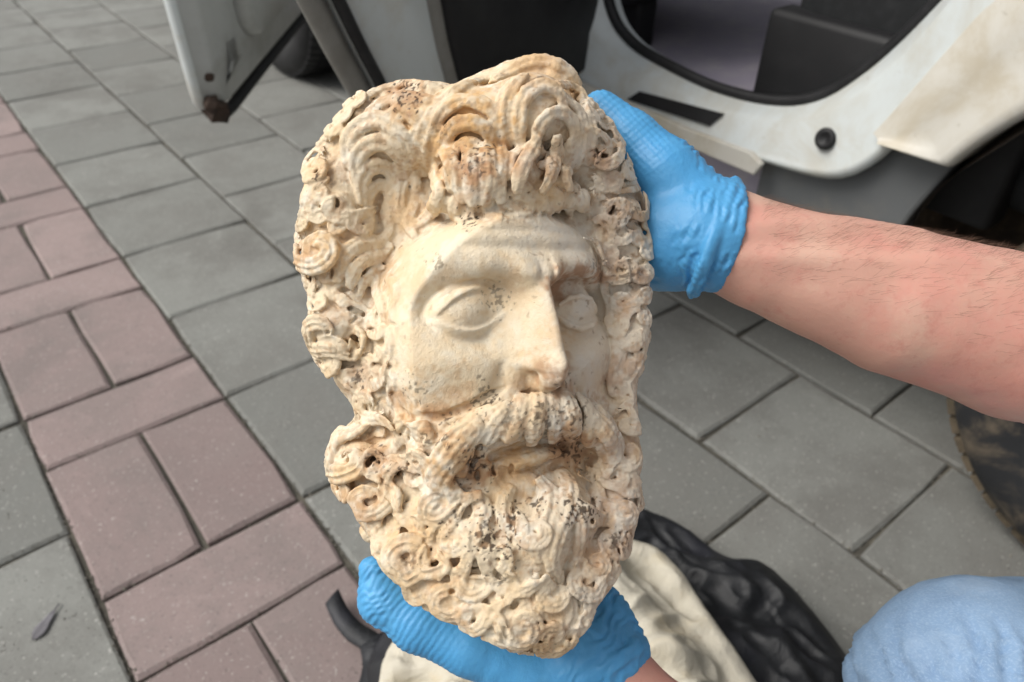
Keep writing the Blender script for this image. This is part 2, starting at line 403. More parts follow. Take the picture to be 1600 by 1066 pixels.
# curls: x, y, R, turns, direction, start angle, height
CURLS = [
 (496,268,27,1.4,1,1.0,.6),(529,326,24,1.4,-1,.5,.55),(562,352,22,1.4,1,2.,.5),
 (503,392,33,1.6,1,2.6,.4),(515,515,30,1.5,-1,0.,.5),(562,532,30,1.5,1,1.,.5),(522,565,26,1.4,1,2.,.5),(553,590,22,1.4,-1,0,.5),(505,470,22,1.4,1,0,.5),
 (588,628,26,1.5,-1,1.,.5),(566,650,18,1.4,1,1.,.5),(600,668,20,1.4,1,0,.5),
 (556,718,38,1.7,1,1.2,.5),(600,722,32,1.6,-1,.2,.5),(545,765,24,1.4,1,0.,.5),(585,780,30,1.5,-1,1,.5),(625,765,28,1.5,1,2,.5),
 (660,712,28,1.6,1,.4,.5),(690,785,30,1.6,-1,.4,.55),(655,805,28,1.6,1,1.4,.5),(610,830,28,1.5,1,2.4,.5),(645,865,34,1.7,-1,2.4,.5),(685,870,34,1.7,1,.3,.5),
 (720,838,28,1.6,1,1.3,.5),(610,868,22,1.5,1,0,.5),(665,915,28,1.5,1,2,.5),(705,930,30,1.6,-1,1,.5),(745,905,34,1.6,1,2.2,.5),(745,955,26,1.5,-1,2,.5),
 (800,900,30,1.6,-1,1,.5),(815,970,32,1.6,1,1,.5),(860,985,30,1.5,-1,0.4,.5),(835,835,26,1.5,1,0,.45),(780,868,26,1.5,1,2.,.45),
 (862,930,26,1.5,1,.8,.5),(905,910,26,1.5,-1,2,.5),(925,880,24,1.5,1,0,.5),(950,850,26,1.5,-1,1,.5),(965,800,26,1.5,1,2,.5),(975,760,22,1.4,-1,2,.5),
 (940,800,22,1.5,1,1,.5),(972,712,24,1.5,1,0,.5),(980,665,22,1.4,-1,0,.5),(960,745,20,1.4,1,0,.5),(905,745,18,1.4,-1,0,.45),
 (938,245,25,1.6,-1,1.6,.6),(950,282,20,1.4,1,0,.5),(955,330,24,1.6,1,1.4,.6),(986,328,22,1.6,-1,1.4,.6),(968,368,20,1.4,1,0,.5),(992,370,18,1.4,-1,0,.5),
 (970,420,22,1.5,1,1,.5),(998,425,20,1.4,1,2,.5),(975,470,20,1.4,-1,1,.5),(1000,460,16,1.3,1,1,.5),(985,530,20,1.4,1,1,.5),(990,575,18,1.4,-1,1,.5),
]
GROOVES = [
 ([(614,590),(618,622),(632,642),(680,652),(725,638),(765,616),(790,606)],6.5,8),([(700,262),(702,228),(728,200),(764,208)],3,4.5),([(680,268),(682,218),(708,182),(748,180)],3,4.5),([(800,742),(845,728),(880,712)],4,7),
 ([(600,192),(620,172),(645,188)],4,6),([(600,410),(575,405),(552,424)],3,4.5),([(585,388),(556,392),(538,412)],3,4.5),([(606,400),(585,424),(578,448)],3,4.5),([(870,150),(886,140),(902,146)],3.5,6),
 ([(548,215),(567,193),(598,196)],4.5,6),([(557,238),(580,225),(610,232)],4,5),([(567,270),(588,260),(610,268)],3.5,5),
 ([(615,150),(635,152),(652,158)],4.5,7),([(832,152),(835,132),(850,124),(866,134)],5,8),([(858,170),(876,167),(889,180),(893,202)],4.5,7),
 ([(895,148),(910,160),(918,190),(920,212)],5,9),([(845,242),(853,228),(862,218)],4,7),
 ([(485,378),(500,362),(525,358)],3.5,5),([(530,468),(555,490),(580,497)],3.5,5),
 ([(700,752),(690,722),(705,690),(735,675)],4,5),([(735,745),(730,715),(750,690)],5,8),
 ([(795,660),(795,640),(800,630)],2.5,4),([(843,668),(842,640),(846,625)],3.5,6),([(880,655),(876,635)],3,5),([(820,665),(818,645)],2.5,4),([(900,672),(893,650)],3,5),
 ([(668,803),(682,797),(694,798)],3,5),([(655,640),(650,625)],3,4),
]
HOLES = [(735,268,6,18),(770,262,6,18),(748,300,5,12),(846,256,6,18),(820,262,5,14),(870,258,5,14),(712,272,5,12),(497, 278, 7, 18), (531, 320, 7, 16), (938, 247, 8, 22), (862, 240, 9, 22), (955, 328, 7, 20), (558, 528, 7, 18), (583, 716, 8, 18), (620, 734, 6, 14), (684, 874, 7, 16), (962, 858, 6, 14), (770, 735, 7, 16), (745, 742, 7, 14), (905, 735, 7, 14), (800, 240, 8, 18), (850, 275, 5, 10)]
FACE_POLY = [(628,360),(700,342),(790,335),(870,332),(925,345),(945,400),(962,470),(966,560),(955,610),(925,625),(880,612),(800,618),(760,640),(690,650),(625,640),(600,560),(598,470),(612,400)]
OCHRE = [(745,205,75,1),(690,215,45,.9),(645,180,45,.7),(845,110,60,.6),(700,260,40,.6),(505,395,40,.7),(500,270,35,.5),(640,330,40,.5),(640,445,45,.45),(735,500,60,.3),
 (680,625,60,.8),(800,730,55,.75),(720,730,50,.8),(900,705,50,.6),(860,290,40,.5),(560,770,50,.6),(660,860,60,.5),(690,940,60,.5),(850,1000,50,.5),(590,700,40,.5),(820,590,45,.5),(870,520,30,.4),(790,450,50,.35),(655,560,50,.25),(930,880,40,.4)]
RUST_SHADE = [(868,446,24,1),(884,430,20,1),(910,424,22,1),(938,432,18,.9),(872,466,14,.8),(940,250,22,.8),(950,275,18,.6),(960,415,22,.6),(1000,432,18,.7),(975,480,22,.5),(950,395,18,.6),(960,600,24,.7),(700,436,34,.35),(800,438,24,.4),(950,700,24,.5),(985,700,20,.5),(970,850,30,.6),(560,350,18,.5),(530,322,14,.6),(520,495,18,.5),(600,415,16,.4),(640,735,20,.4),(690,800,20,.4),(740,770,20,.5),(745,262,42,1),(815,255,40,.7),(850,262,30,.6),(630,150,38,.8),(690,632,50,.75),(632,618,22,.7),(735,735,40,.9),(890,700,38,.8),(862,590,34,.8),(810,612,26,.5),(560,590,30,.6),(955,335,40,.5),(990,340,30,.5),(980,580,35,.6),(960,780,40,.5),(585,718,30,.7),(560,790,36,.6),(940,850,40,.5),(690,190,24,.5),(480,400,26,.5),(620,735,25,.5),(885,440,22,.5),(735,300,30,.5)]  # brown stains; those in the right eye socket also paint in brow shade
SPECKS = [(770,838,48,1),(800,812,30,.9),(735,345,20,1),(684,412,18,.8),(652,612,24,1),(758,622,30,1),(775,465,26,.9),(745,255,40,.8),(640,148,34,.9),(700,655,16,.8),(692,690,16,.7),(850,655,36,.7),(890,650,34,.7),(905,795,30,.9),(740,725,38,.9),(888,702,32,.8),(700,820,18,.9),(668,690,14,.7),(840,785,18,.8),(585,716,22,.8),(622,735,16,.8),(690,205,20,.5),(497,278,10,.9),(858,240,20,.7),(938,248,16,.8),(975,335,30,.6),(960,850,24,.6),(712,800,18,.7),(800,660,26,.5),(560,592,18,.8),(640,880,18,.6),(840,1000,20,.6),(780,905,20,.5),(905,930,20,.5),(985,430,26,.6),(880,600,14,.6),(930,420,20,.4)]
import random as _r
_q = np.random.default_rng(5)
def _fill():
    """small curls filling whatever hair and beard is left between the big ones"""
    out = []
    have = [(c[0], c[1], c[2]) for c in CURLS]
    zones = [[(530,650),(600,650),(690,665),(700,790),(790,880),(900,880),(930,760),(990,640),(1000,800),(930,930),(850,1020),(700,965),(580,860),(525,730)],
             [(470,260),(535,300),(530,400),(520,470),(600,510),(590,640),(500,560),(470,400)],
             [(930,190),(985,270),(1012,360),(1010,540),(985,610),(965,560),(955,430),(925,330)],
             [(505,225),(600,130),(690,130),(720,300),(650,340),(590,340)]]
    prob = [1.0, .8, 1.0, .0]
    op = np.array(OUTLINE, float); cx = op.mean(0)
    ring = np.vstack([op, op[:1]]); sg = np.r_[0, np.cumsum(np.hypot(*np.diff(ring, axis=0).T))]
    for u in np.arange(0, sg[-1], 27.):
        x = np.interp(u, sg, ring[:, 0]); y = np.interp(u, sg, ring[:, 1])
        if y < 150: continue
        v = cx - [x, y]; v /= np.hypot(*v); R = _q.uniform(14, 22); x += v[0] * R * .55; y += v[1] * R * .55
        if all(math.hypot(x - a, y - b) > (R + w) * .62 for a, b, w in have):
            have.append((x, y, R)); out.append((x, y, R, _q.uniform(1.1, 1.6), int(_q.choice([-1, 1])), _q.uniform(0, 6.3), _q.uniform(.5, .7)))
    for z, pr in zip(zones, prob):
        a = np.array(z); c = _q.uniform(a.min(0), a.max(0), (900, 2))
        ok = poly_sd(c[:, 0], c[:, 1], z) > 0
        for x, y in c[ok]:
            R = _q.uniform(12, 22)
            if all(math.hypot(x - u, y - v) > (R + w) * .72 for u, v, w in have) and _q.random() < pr:
                have.append((x, y, R)); out.append((x, y, R, _q.uniform(1.1, 1.6), int(_q.choice([-1, 1])), _q.uniform(0, 6.3), _q.uniform(.45, .65)))
    return out
# ---------------------------------------------------------------- the carved marble head
U = .42 / 1180.0                      # one sculpting unit in metres
FP = 1180.0
def P3(px, py, z):
    s = (FP - z) / FP
    return np.array([(px - 800) * s, (533 - py) * s, z], float)

OUTLINE = [(840,80),(880,88),(910,115),(925,160),(955,195),(975,235),(985,275),(1005,310),(1010,360),(1018,420),(1012,470),(1015,510),
 (1005,560),(985,600),(990,640),(1002,690),(995,740),(1000,790),(985,830),(975,870),(955,905),(930,930),(915,970),(890,1005),(850,1025),
 (810,1015),(770,995),(730,975),(700,965),(670,950),(640,935),(625,890),(590,865),(575,820),(560,790),(530,770),(520,720),(535,680),
 (560,655),(560,615),(525,590),(495,550),(485,500),(490,465),(470,420),(463,370),(475,320),(480,290),(475,255),(500,225),(520,200),
 (540,170),(565,145),(610,130),(650,122),(695,130),(730,115),(790,90)]

def poly_sd(X, Y, P):
    """positive inside"""
    d = np.full(X.shape, 1e9); ins = np.zeros(X.shape, bool)
    n = len(P)
    for i in range(n):
        x0, y0 = P[i]; x1, y1 = P[(i + 1) % n]
        vx, vy = x1 - x0, y1 - y0
        t = np.clip(((X - x0) * vx + (Y - y0) * vy) / (vx * vx + vy * vy), 0, 1)
        d = np.minimum(d, np.hypot(X - x0 - t * vx, Y - y0 - t * vy))
        c = ((y0 > Y) != (y1 > Y)) & (X < (x1 - x0) * (Y - y0) / (y1 - y0 + 1e-12) + x0)
        ins ^= c
    return np.where(ins, d, -d)

def sstep(a, b, x):
    t = np.clip((x - a) / (b - a), 0, 1); return t * t * (3 - 2 * t)
def smax(a, b, k):
    g = np.maximum(k - np.abs(a - b), 0) / k; return np.maximum(a, b) + g * g * k * .25
def smin_(a, b, k): return -smax(-a, -b, k)

TH = math.radians(30)
FO = np.array([17.0, 50.0, 92.0])
FA = np.array([math.cos(TH), 0.03, -math.sin(TH)]); FC = np.array([math.sin(TH), 0, math.cos(TH)])
FA /= np.linalg.norm(FA); FB = np.cross(FC, FA)
def face_pt(a, b, c): return FO + a * FA + b * FB + c * FC

def curve_d(a, b, pts):
    d = np.full(a.shape, 1e9); T = np.zeros(a.shape); n = len(pts) - 1
    for i in range(n):
        (x0, y0), (x1, y1) = pts[i], pts[i + 1]
        vx, vy = x1 - x0, y1 - y0
        t = np.clip(((a - x0) * vx + (b - y0) * vy) / (vx * vx + vy * vy), 0, 1)
        e = np.hypot(a - x0 - t * vx, b - y0 - t * vy)
        m = e < d; d = np.where(m, e, d); T = np.where(m, (i + t) / n, T)
    return d, T
def cr(pts, step):
    """catmull-rom resample"""
    p = np.asarray(pts, float)
    p = np.vstack([2 * p[0] - p[1], p, 2 * p[-1] - p[-2]])
    out = []
    for i in range(1, len(p) - 2):
        L = np.linalg.norm(p[i + 1] - p[i]); n = max(1, int(round(L / step)))
        for j in range(n):
            t = j / n
            out.append(.5 * (2 * p[i] + (p[i + 1] - p[i - 1]) * t + (2 * p[i - 1] - 5 * p[i] + 4 * p[i + 1] - p[i + 2]) * t * t + (3 * p[i] - p[i - 1] - 3 * p[i + 1] + p[i + 2]) * t ** 3))
    out.append(p[-2])
    return np.array(out)

def face_height(a, b):
    G = lambda x, y, sx, sy: np.exp(-((a - x) / sx) ** 2 / 2 - ((b - y) / sy) ** 2 / 2)
    A = np.abs(a)
    h = 16 - 100 * (1 - np.sqrt(np.clip(1 - (a / 212) ** 2, .02, 1)))
    h = h + 14 * np.exp(-((b - 85) / 50) ** 2 / 2) - np.maximum(b - 95, 0) ** 2 / 420 - np.maximum(-b - 170, 0) ** 2 / 900
    # forehead bulge above brows, furrow across
    h += 4 * (G(40, 92, 34, 18) + G(-40, 92, 34, 18)) - 3.5 * np.exp(-((b - 78 - A * .04) / 5) ** 2 / 2) * (A < 110) - 2.5 * np.exp(-((b - 106 + A * .03) / 4) ** 2 / 2) * (A < 90)
    # brow ridges
    d, T = curve_d(A, b, [(14, 36), (42, 42), (84, 49), (120, 44), (150, 28)])
    h += (26 - 17 * T) * np.where(a < 0, 1 - .8 * sstep(.40, .85, T), 1.) * np.exp(-(d / (17 + 9 * T)) ** 2 / 2)
    h += 9 * np.exp(-(d / 15) ** 2 / 2) * (a > 20) * sstep(150, 110, a) - 24 * G(74, 6, 27, 24) - 9 * G(-60, 14, 26, 14)
    d, T = curve_d(a, b, [(44, 12), (62, 22), (92, 25), (122, 20), (142, 6)]); h -= 26 * np.exp(-(d / 8.5) ** 2 / 2)
    d, T = curve_d(-a, b, [(44, 14), (62, 20), (84, 22)]); h -= 6 * np.exp(-(d / 7) ** 2 / 2)
    h += 10 * G(0, 52, 26, 20) + 3 * (G(26, 56, 12, 17) + G(-26, 56, 12, 17))
    # sockets
    h -= 40 * (G(96, -2, 46, 28) + G(-96, -2, 46, 28)) + 8 * G(96, 16, 40, 16) + 34 * (G(50, 8, 15, 24) + G(-50, 8, 13, 20)) + 5 * (G(146, 2, 20, 18) + G(-146, 2, 20, 18))
    h -= 7 * (G(90, -52, 40, 13) + G(-90, -52, 40, 13))
    # cheeks, temples
    h += 18 * (G(118, -66, 46, 38) + G(-118, -66, 46, 38)) + 3 * (G(80, -100, 32, 36) + G(-80, -100, 32, 36)) - 8 * (G(118, -118, 30, 26) + G(-118, -118, 30, 26))
    h -= 13 * (G(165, 62, 32, 36) + G(-165, 62, 32, 36))
    # muzzle
    h += 30 * G(0, -160, 74, 52)
    d, T = curve_d(A, b, [(44, -84), (62, -112), (88, -150)])
    h -= 9 * np.exp(-(d / 9) ** 2 / 2)
    h -= 12 * G(5, -205, 62, 26)
    # eyes
    for sg in (-1, 1):
        x = a - (92 if sg > 0 else -85); y = b + 6 + .17 * x * sg
        r2 = x * x + y * y
        ball = (-37 if sg < 0 else -45) + np.sqrt(np.clip(52 ** 2 - r2 * .92 - .28 * y * y, 1, None))
        lid = (-36 if sg < 0 else -44) + np.sqrt(np.clip(54.5 ** 2 - r2 * .9, 1, None))
        xi = x / 50.0
        up = 25 * np.clip(1 - np.abs(xi - .0) ** 2.2, 0, 1); lo = -22 * np.clip(1 - np.abs(xi) ** 2.0, 0, 1)
        ins = np.minimum(up - y, y - lo)
        o = sstep(-4.5, 4.0, ins)
        e = lid * (1 - o) + ball * o
        fade = sstep(63, 47, np.hypot(x * .86, y * 1.15 - 2))
        # upper lid rim thickened
        e += 3.6 * np.exp(-((y - up - 4) / 5.5) ** 2 / 2) * (np.abs(xi) < 1) + 3.0 * np.exp(-((lo - y - 4) / 5) ** 2 / 2) * (np.abs(xi) < 1)
        h = smax(h, e * fade + (-90) * (1 - fade), 7)
        # crease over the lid
        cre = 37 * np.clip(1 - np.abs(x / 66.0) ** 2.2, 0, 1)
        h -= 3 * np.exp(-((y - cre - 3) / 5.0) ** 2 / 2) * (np.abs(x) < 66)
    # nose
    b = b + 3
    t = np.clip((38 - b) / 128, 0, 1)
    ridge = 56 + 48 * t ** 1.05
    wid = 23 + 8 * t
    q = np.where(a < 4, np.abs(a - 4) / (wid * 1.3), np.abs(a - 4) / (wid * .72))
    ridge = ridge - 14 * sstep(-74, -114, b)
    prof = np.where(a < 4, 1 / (1 + q ** 1.75 * .95), 1 / (1 + q ** 3.0 * .9))
    sh_ = .38 * np.clip(4 - a, 0, 60) + .2 * np.clip(a - 10, 0, 40); low = sstep(-118 + sh_, -92 + sh_, b); top = sstep(72, 30, b)
    nose = (ridge + 18) * prof * low * top - 18
    nose = nose - 70 * sstep(1.5, 3.6, q)
    nose = np.where(top * low > 0, nose, -90)
    h = np.where(q < 3.6, smax(h, nose, 26), h)
    for sg in (-1, 1):
        wing = (30 if sg < 0 else 46) * np.sqrt(np.clip(1 - ((a - sg * 32) / 23) ** 2 - ((b + 88) / 24) ** 2, 0, 1)) + 6
        h = np.where(wing > 6.5, smax(h, wing, 20), h)
    tip = 103 * np.sqrt(np.clip(1 - ((a - 5) / 26) ** 2 * .9 - ((b + 84) / 38) ** 2 * .8, 0, 1))
    h = np.where(tip > 20, smax(h, tip, 10), h)
    h -= 4 * G(10, -60, 14, 12) + 5 * G(-8, -94, 9, 7) + 4 * G(16, -92, 8, 9)
    b = b - 3 + 14
    h -= 26 * (G(22, -113, 9, 6) + G(-18, -115, 12, 6))
    h -= 11 * G(20, -98, 9, 9) + 7 * G(3, -104, 8, 6) + 6 * G(28, -80, 7, 12) + 5 * G(14, -66, 6, 7)
    # lips: mouth slit and full lower lip
    d, T = curve_d(a, b, [(-62, -196), (-25, -184), (0, -180), (25, -182), (56, -192)])
    h -= 22 * np.exp(-(d / 5.5) ** 2 / 2)
    d, T = curve_d(a, b, [(-32, -212), (4, -202), (38, -193)])
    h += 12 * np.exp(-(d / 8) ** 2 / 2)
    d, T = curve_d(a, b, [(-40, -224), (0, -218), (38, -222)])
    h -= 12 * np.exp(-(d / 9) ** 2 / 2)
    h += 16 * G(0, -262, 46, 30)
    return h

def build_head(vox):
    rng = np.random.default_rng(7)
    V = Vol((-392, -520, -150), (262, 450, 235), vox)
    ax = [np.arange(V.n[i]) * V.h + V.lo[i] for i in range(3)]
    zs = -34.0
    X2, Y2 = np.meshgrid(ax[0], ax[1], indexing='ij')
    s = (FP - zs) / FP
    sd = poly_sd(X2, Y2, [((x - 800) * s, (533 - y) * s) for x, y in OUTLINE]) - 9
    R = 150.0
    Z = ax[2][None, None, :]
    zr = np.where(Z > zs, (Z - zs) * R / 76.0, (Z - zs) * R / 92.0)
    F = np.hypot(np.maximum(R - sd, 0)[:, :, None], zr) - R
    F = F * .62
    # face
    rel = lambda i: ax[i] - FO[i]
    Xr, Yr, Zr = rel(0)[:, None, None], rel(1)[None, :, None], rel(2)[None, None, :]
    a = Xr * FA[0] + Yr * FA[1] + Zr * FA[2]; b = Xr * FB[0] + Yr * FB[1] + Zr * FB[2]; c = Xr * FC[0] + Yr * FC[1] + Zr * FC[2]
    ga = np.arange(-300, 301, 1.0); gb = np.arange(-420, 300, 1.0)
    H = face_height(ga[:, None], gb[None, :])
    gx, gy = np.gradient(H)
    N = np.sqrt(1 + np.minimum(gx * gx + gy * gy, 9))
    m = sstep(1.0, .82, np.hypot(ga[:, None] / 205, (gb[None, :] + 60) / (np.where(gb > -60, 225, 290))[None, :]))
    for i0 in range(0, V.n[0], 40):
        sl = slice(i0, i0 + 40)
        aa = np.broadcast_to(a[sl], F[sl].shape); bb = np.broadcast_to(b[sl], F[sl].shape)
        u = np.clip(aa + 300, 0, 599); v = np.clip(bb + 420, 0, 718)
        iu = u.astype(int); iv = v.astype(int); fu = (u - iu); fv = (v - iv)
        def lk(T): return (T[iu, iv] * (1 - fu) + T[np.minimum(iu + 1, 600), iv] * fu) * (1 - fv) + (T[iu, iv + 1] * (1 - fu) + T[np.minimum(iu + 1, 600), iv + 1] * fu) * fv
        g = (c[sl] - lk(H)) / lk(N)
        w = lk(m)
        w = np.where(c[sl] < -150, 0, w)
        F[sl] = F[sl] * (1 - w) + np.maximum(g, -60) * w
    V.F = F.astype(np.float32)
    # undercut beneath the brow, nostrils
    def fp(a, b, dc): return face_pt(a, b, float(face_height(np.array([[a * 1.0]]), np.array([[b * 1.0]]))[0, 0]) + dc)
    V.chain([fp(44, 6, 2), fp(56, 20, 4), fp(80, 27, 3), fp(108, 25, 3), fp(132, 12, 3)], [11, 16, 16, 13, 8], 7, sub=True)
    V.chain([fp(42, -6, 2), fp(46, 8, 2)], [10, 12], 6, sub=True)
    V.chain([fp(-46, 14, 3), fp(-62, 22, 3), fp(-82, 25, 4)], [5, 6, 3.5], 7, sub=True)
    for q_ in ((24, -84, 110, 13), (16, -100, 100, 11), (30, -70, 96, 9), (6, -92, 108, 8), (27, -52, 84, 7), (-8, -104, 96, 8)): V.ell(face_pt(*q_[:3]), (q_[3], q_[3] * 1.3, q_[3]), 5, sub=True)
    FM = np.array([FA, FB, FC])
    V.ell(face_pt(95, -10, -34), (37, 24, 44), 5, M=FM)
    V.chain([fp(56, -14, 1), fp(72, -28, 2), fp(94, -35, 2), fp(116, -30, 1), fp(134, -18, 0)], [3, 4.5, 5, 4.5, 3], 4)
    V.chain([face_pt(60, 2, 2), face_pt(76, 12, 7), face_pt(96, 15, 7), face_pt(116, 10, 2), face_pt(132, -4, -7)], [3, 4, 4.2, 4, 3], 4)
    for sg in (-1,):      # incised lid lines
        ex = 92 if sg > 0 else -85
        X_ = np.linspace(-49, 49, 15)
        for fn, r_, dc in ((lambda x: 25 * max(0, 1 - abs(x / 50) ** 2.2) - 1, 3.0, 0.5), (lambda x: -22 * max(0, 1 - (x / 50) ** 2) + 1, 2.3, .6), (lambda x: 37 * max(0, 1 - abs(x / 66) ** 2.2) + 3, 4.2, 1.0)):
            V.chain([fp(ex + x, -6 - .17 * x * sg + fn(x), dc) for x in X_], r_ * np.clip(np.sqrt(np.sin(np.pi * np.linspace(.04, .96, 15))), .35, 1), 3.0, sub=True)
    for a_ in (-20, 21): V.seg(face_pt(a_, -122, 44), face_pt(a_ * .8, -96, 52), 8.5, 6, 4, sub=True)
    # masses of hair and beard round the face
    for path, k in HAIR_MASS:
        V.chain([P3(x, y, z) for x, y, z, r in path], [r for x, y, z, r in path], k)
    # surface lookups
    gx = np.arange(440, 1046, 4.0); gy = np.arange(60, 1050, 4.0)
    zz = np.arange(225, -150, -3.0)
    PX, PY = np.meshgrid(gx, gy, indexing='ij')
    zm = np.full(PX.shape, zs); hit = np.zeros(PX.shape, bool)
    for z in zz:
        sc = (FP - z) / FP
        Pq = np.stack([(PX - 800) * sc, (533 - PY) * sc, np.full(PX.shape, z)], -1)
        f = V.sample(Pq)
        new = (f < 0) & ~hit
        zm[new] = z; hit |= new
    for _ in range(3):
        zm[1:-1, 1:-1] = (zm[1:-1, 1:-1] * 2 + zm[2:, 1:-1] + zm[:-2, 1:-1] + zm[1:-1, 2:] + zm[1:-1, :-2]) / 6
    def surf(x, y):
        i = np.clip((np.asarray(x) - 440) / 4, 0, len(gx) - 1.01); j = np.clip((np.asarray(y) - 60) / 4, 0, len(gy) - 1.01)
        i0 = i.astype(int); j0 = j.astype(int); fi = i - i0; fj = j - j0
        z = (zm[i0, j0] * (1 - fi) + zm[i0 + 1, j0] * fi) * (1 - fj) + (zm[i0, j0 + 1] * (1 - fi) + zm[i0 + 1, j0 + 1] * fi) * fj
        sc = (FP - z) / FP
        return np.stack([(x - 800) * sc, (533 - y) * sc, z], -1)
    B0 = V.F.copy()
    V0 = Vol.__new__(Vol); V0.lo, V0.h, V0.n, V0.F = V.lo, V.h, V.n, B0
    def normal(P): return V0.grad(P, 9.0)
    def lock(pts, w, n, lift=0., taper=(.6, .6), k=1.7, crown=.24, fan=0.):
        lift = lift * .72
        q = cr(pts, 6.0)
        P = surf(q[:, 0], q[:, 1]); Nn = normal(P)
        T = np.gradient(P, axis=0); T /= np.linalg.norm(T, axis=1, keepdims=True) + 1e-9
        Bn = np.cross(Nn, T); Bn /= np.linalg.norm(Bn, axis=1, keepdims=True) + 1e-9
        t = np.linspace(0, 1, len(P))
        prof = np.minimum(1, np.minimum(taper[0] + (1 - taper[0]) * t / .25, taper[1] + (1 - taper[1]) * (1 - t) / .3))
        ww = w * prof * (1 + fan * t)
        for j in range(n):
            o = ((j + .5) / n - .5) * 2
            r = ww / n * .60
            jit = rng.normal(0, .06)
            Q = P + Bn * (ww * .5 * (o + jit * .5))[:, None] + Nn * (lift + ww * crown * (1 - o * o) - r * .25)[:, None]
            V.chain(Q, np.maximum(r, 1.6), k)
        return P, Nn, Bn, ww, lift
    def curl(x, y, R, turns=1.6, d=1, a0=0., h=.5, drill=True):
        p = surf(np.array([x * 1.0]), np.array([y * 1.0]))[0]; n = normal(p[None])[0]
        n = n + np.array([0, 0, .3]) + rng.normal(0, .12, 3); n /= np.linalg.norm(n)
        p = p + n * R * .16
        e1 = np.cross(np.array([0, 1., .1]), n); e1 /= np.linalg.norm(e1); e2 = np.cross(n, e1)
        ph = rng.uniform(0, math.pi); sq = rng.uniform(.62, .98)
        f1 = e1 * math.cos(ph) + e2 * math.sin(ph); f2 = np.cross(n, f1)
        h = h * rng.uniform(.8, 1.35); turns = turns * rng.uniform(.55, .95)
        V.ell(p, (R * .9, R * .9 * sq, R * h * .75), 5, M=np.array([f1, f2, n]))
        m = int(14 * turns) + 4
        t = np.linspace(0, 1, m)
        ang = a0 + d * (t * turns * 2 * math.pi)
        r0 = rng.uniform(1.0, 1.3)
        rad = R * (r0 - (r0 - .22) * t ** .72) * (1 + .07 * np.sin(ang * 2 + ph))
        tube = R * (.30 - .08 * t) * np.minimum(1, .35 + t * 2)
        def ring(rd, hh):
            return p + (f1 * np.cos(ang - ph)[:, None] + f2 * (sq * np.sin(ang - ph))[:, None]) * rd[:, None] + n * hh[:, None]
        hh = R * h * (.18 + .68 * t)
        V.chain(ring(rad, hh), tube, 1.5)
        if R > 14:
            for o in ((-.38, .42) if R > 23 else (.05,)):
                V.chain(ring(rad + tube * o, hh + tube * (.97 - abs(o) * .22)), np.full(m, 1.5 + .02 * R), 1.5, sub=True)
        if drill and rng.random() < .5:
            k = max(2, m // 6)
            V.chain(ring(rad * .45, hh * .8)[-k:], R * .11, 2.5, sub=True)
            if rng.random() < .2: V.seg(p + n * R * (h + .3), p - n * R * .2, R * .12, R * .08, 2.5, sub=True)
    def sdv(n, i):
        e = np.cross(np.array([0, 1., .1]), n); e /= np.linalg.norm(e); return e if i == 0 else np.cross(n, e)
    def hook(x, y, R, turns=1.2, d=1, a0=0., h=.5):
        """a carved lock: S-shaped stem running into a curl, cut into strands"""
        if y > 600: root = np.array([835., 660.]) + rng.normal(0, 60, 2)
        elif x > 900: root = np.array([900., 150.])
        else: root = np.array([720., 170.]) + rng.normal(0, 70, 2)
        turns = rng.uniform(.85, 1.2)
        ta = math.atan2(root[1] - y, root[0] - x) + rng.normal(0, .5)
        # stem leaves tangentially: choose the start angle so that the outer end points at the root
        aend = ta - d * math.pi * .5
        t = np.linspace(0, 1, int(16 * turns) + 4)
        ang = aend - d * (1 - t) * turns * 2 * math.pi
        rad = R * (.16 + .70 * t ** .85)
        sp = np.stack([x + rad * np.cos(ang), y + rad * np.sin(ang) * rng.uniform(.8, 1.)], 1)
        e = sp[-1]; th = math.atan2(*(sp[-1] - sp[-2])[::-1]); st = R * rng.uniform(.9, 1.7)
        ss = np.linspace(0, 1, 7)[1:]; cu = -d * rng.uniform(.5, 1.5)
        stem = []
        q = e.copy()
        for k2 in ss:
            a2 = th + cu * k2; q = q + np.array([math.cos(a2), math.sin(a2)]) * st / 6; stem.append(q.copy())
        path = np.vstack([sp, stem])[::-1]
        for _ in range(6):
            dd = poly_sd(path[:, 0], path[:, 1], OUTLINE); v = np.array([760., 550.]) - path; v /= np.linalg.norm(v, axis=1, keepdims=True)
            path = path + v * np.clip(R * .45 - dd, 0, 12)[:, None]
        n = 3 if R > 17 else 2
        p = surf(np.array([x * 1.0]), np.array([y * 1.0]))[0]; nn = normal(p[None])[0]
        V.ell(p + nn * R * .04, (R * rng.uniform(.85, 1.1), R * rng.uniform(.75, 1.), R * .46), 7, M=np.array([sdv(nn, 0), sdv(nn, 1), nn]))
        lp_ = lock(path, R * rng.uniform(.66, .82), n, lift=R * rng.uniform(.42, .66) / .72, taper=(.5, .45), k=1.2, crown=.24)
        p = surf(np.array([x * 1.0]), np.array([y * 1.0]))[0]; nn = normal(p[None])[0]
        P, Nn, Bn, ww, li = lp_
        for o in ((-.34, .30) if n == 3 else (0.,)):
            hgt = li + ww * .24 * (1 - o * o) + ww / n * .36
            Gv = P + Bn * (ww * .5 * o)[:, None] + Nn * hgt[:, None]
            V.chain(Gv[1:-1], np.linspace(1.6, 2.8, len(Gv) - 2) * (R / 24) ** .5, 1.2, sub=True)
        if R > 13 and rng.random() < .35: V.seg(p + nn * R * 1.2, p + nn * R * .25, R * .15, R * .10, 2.5, sub=True)
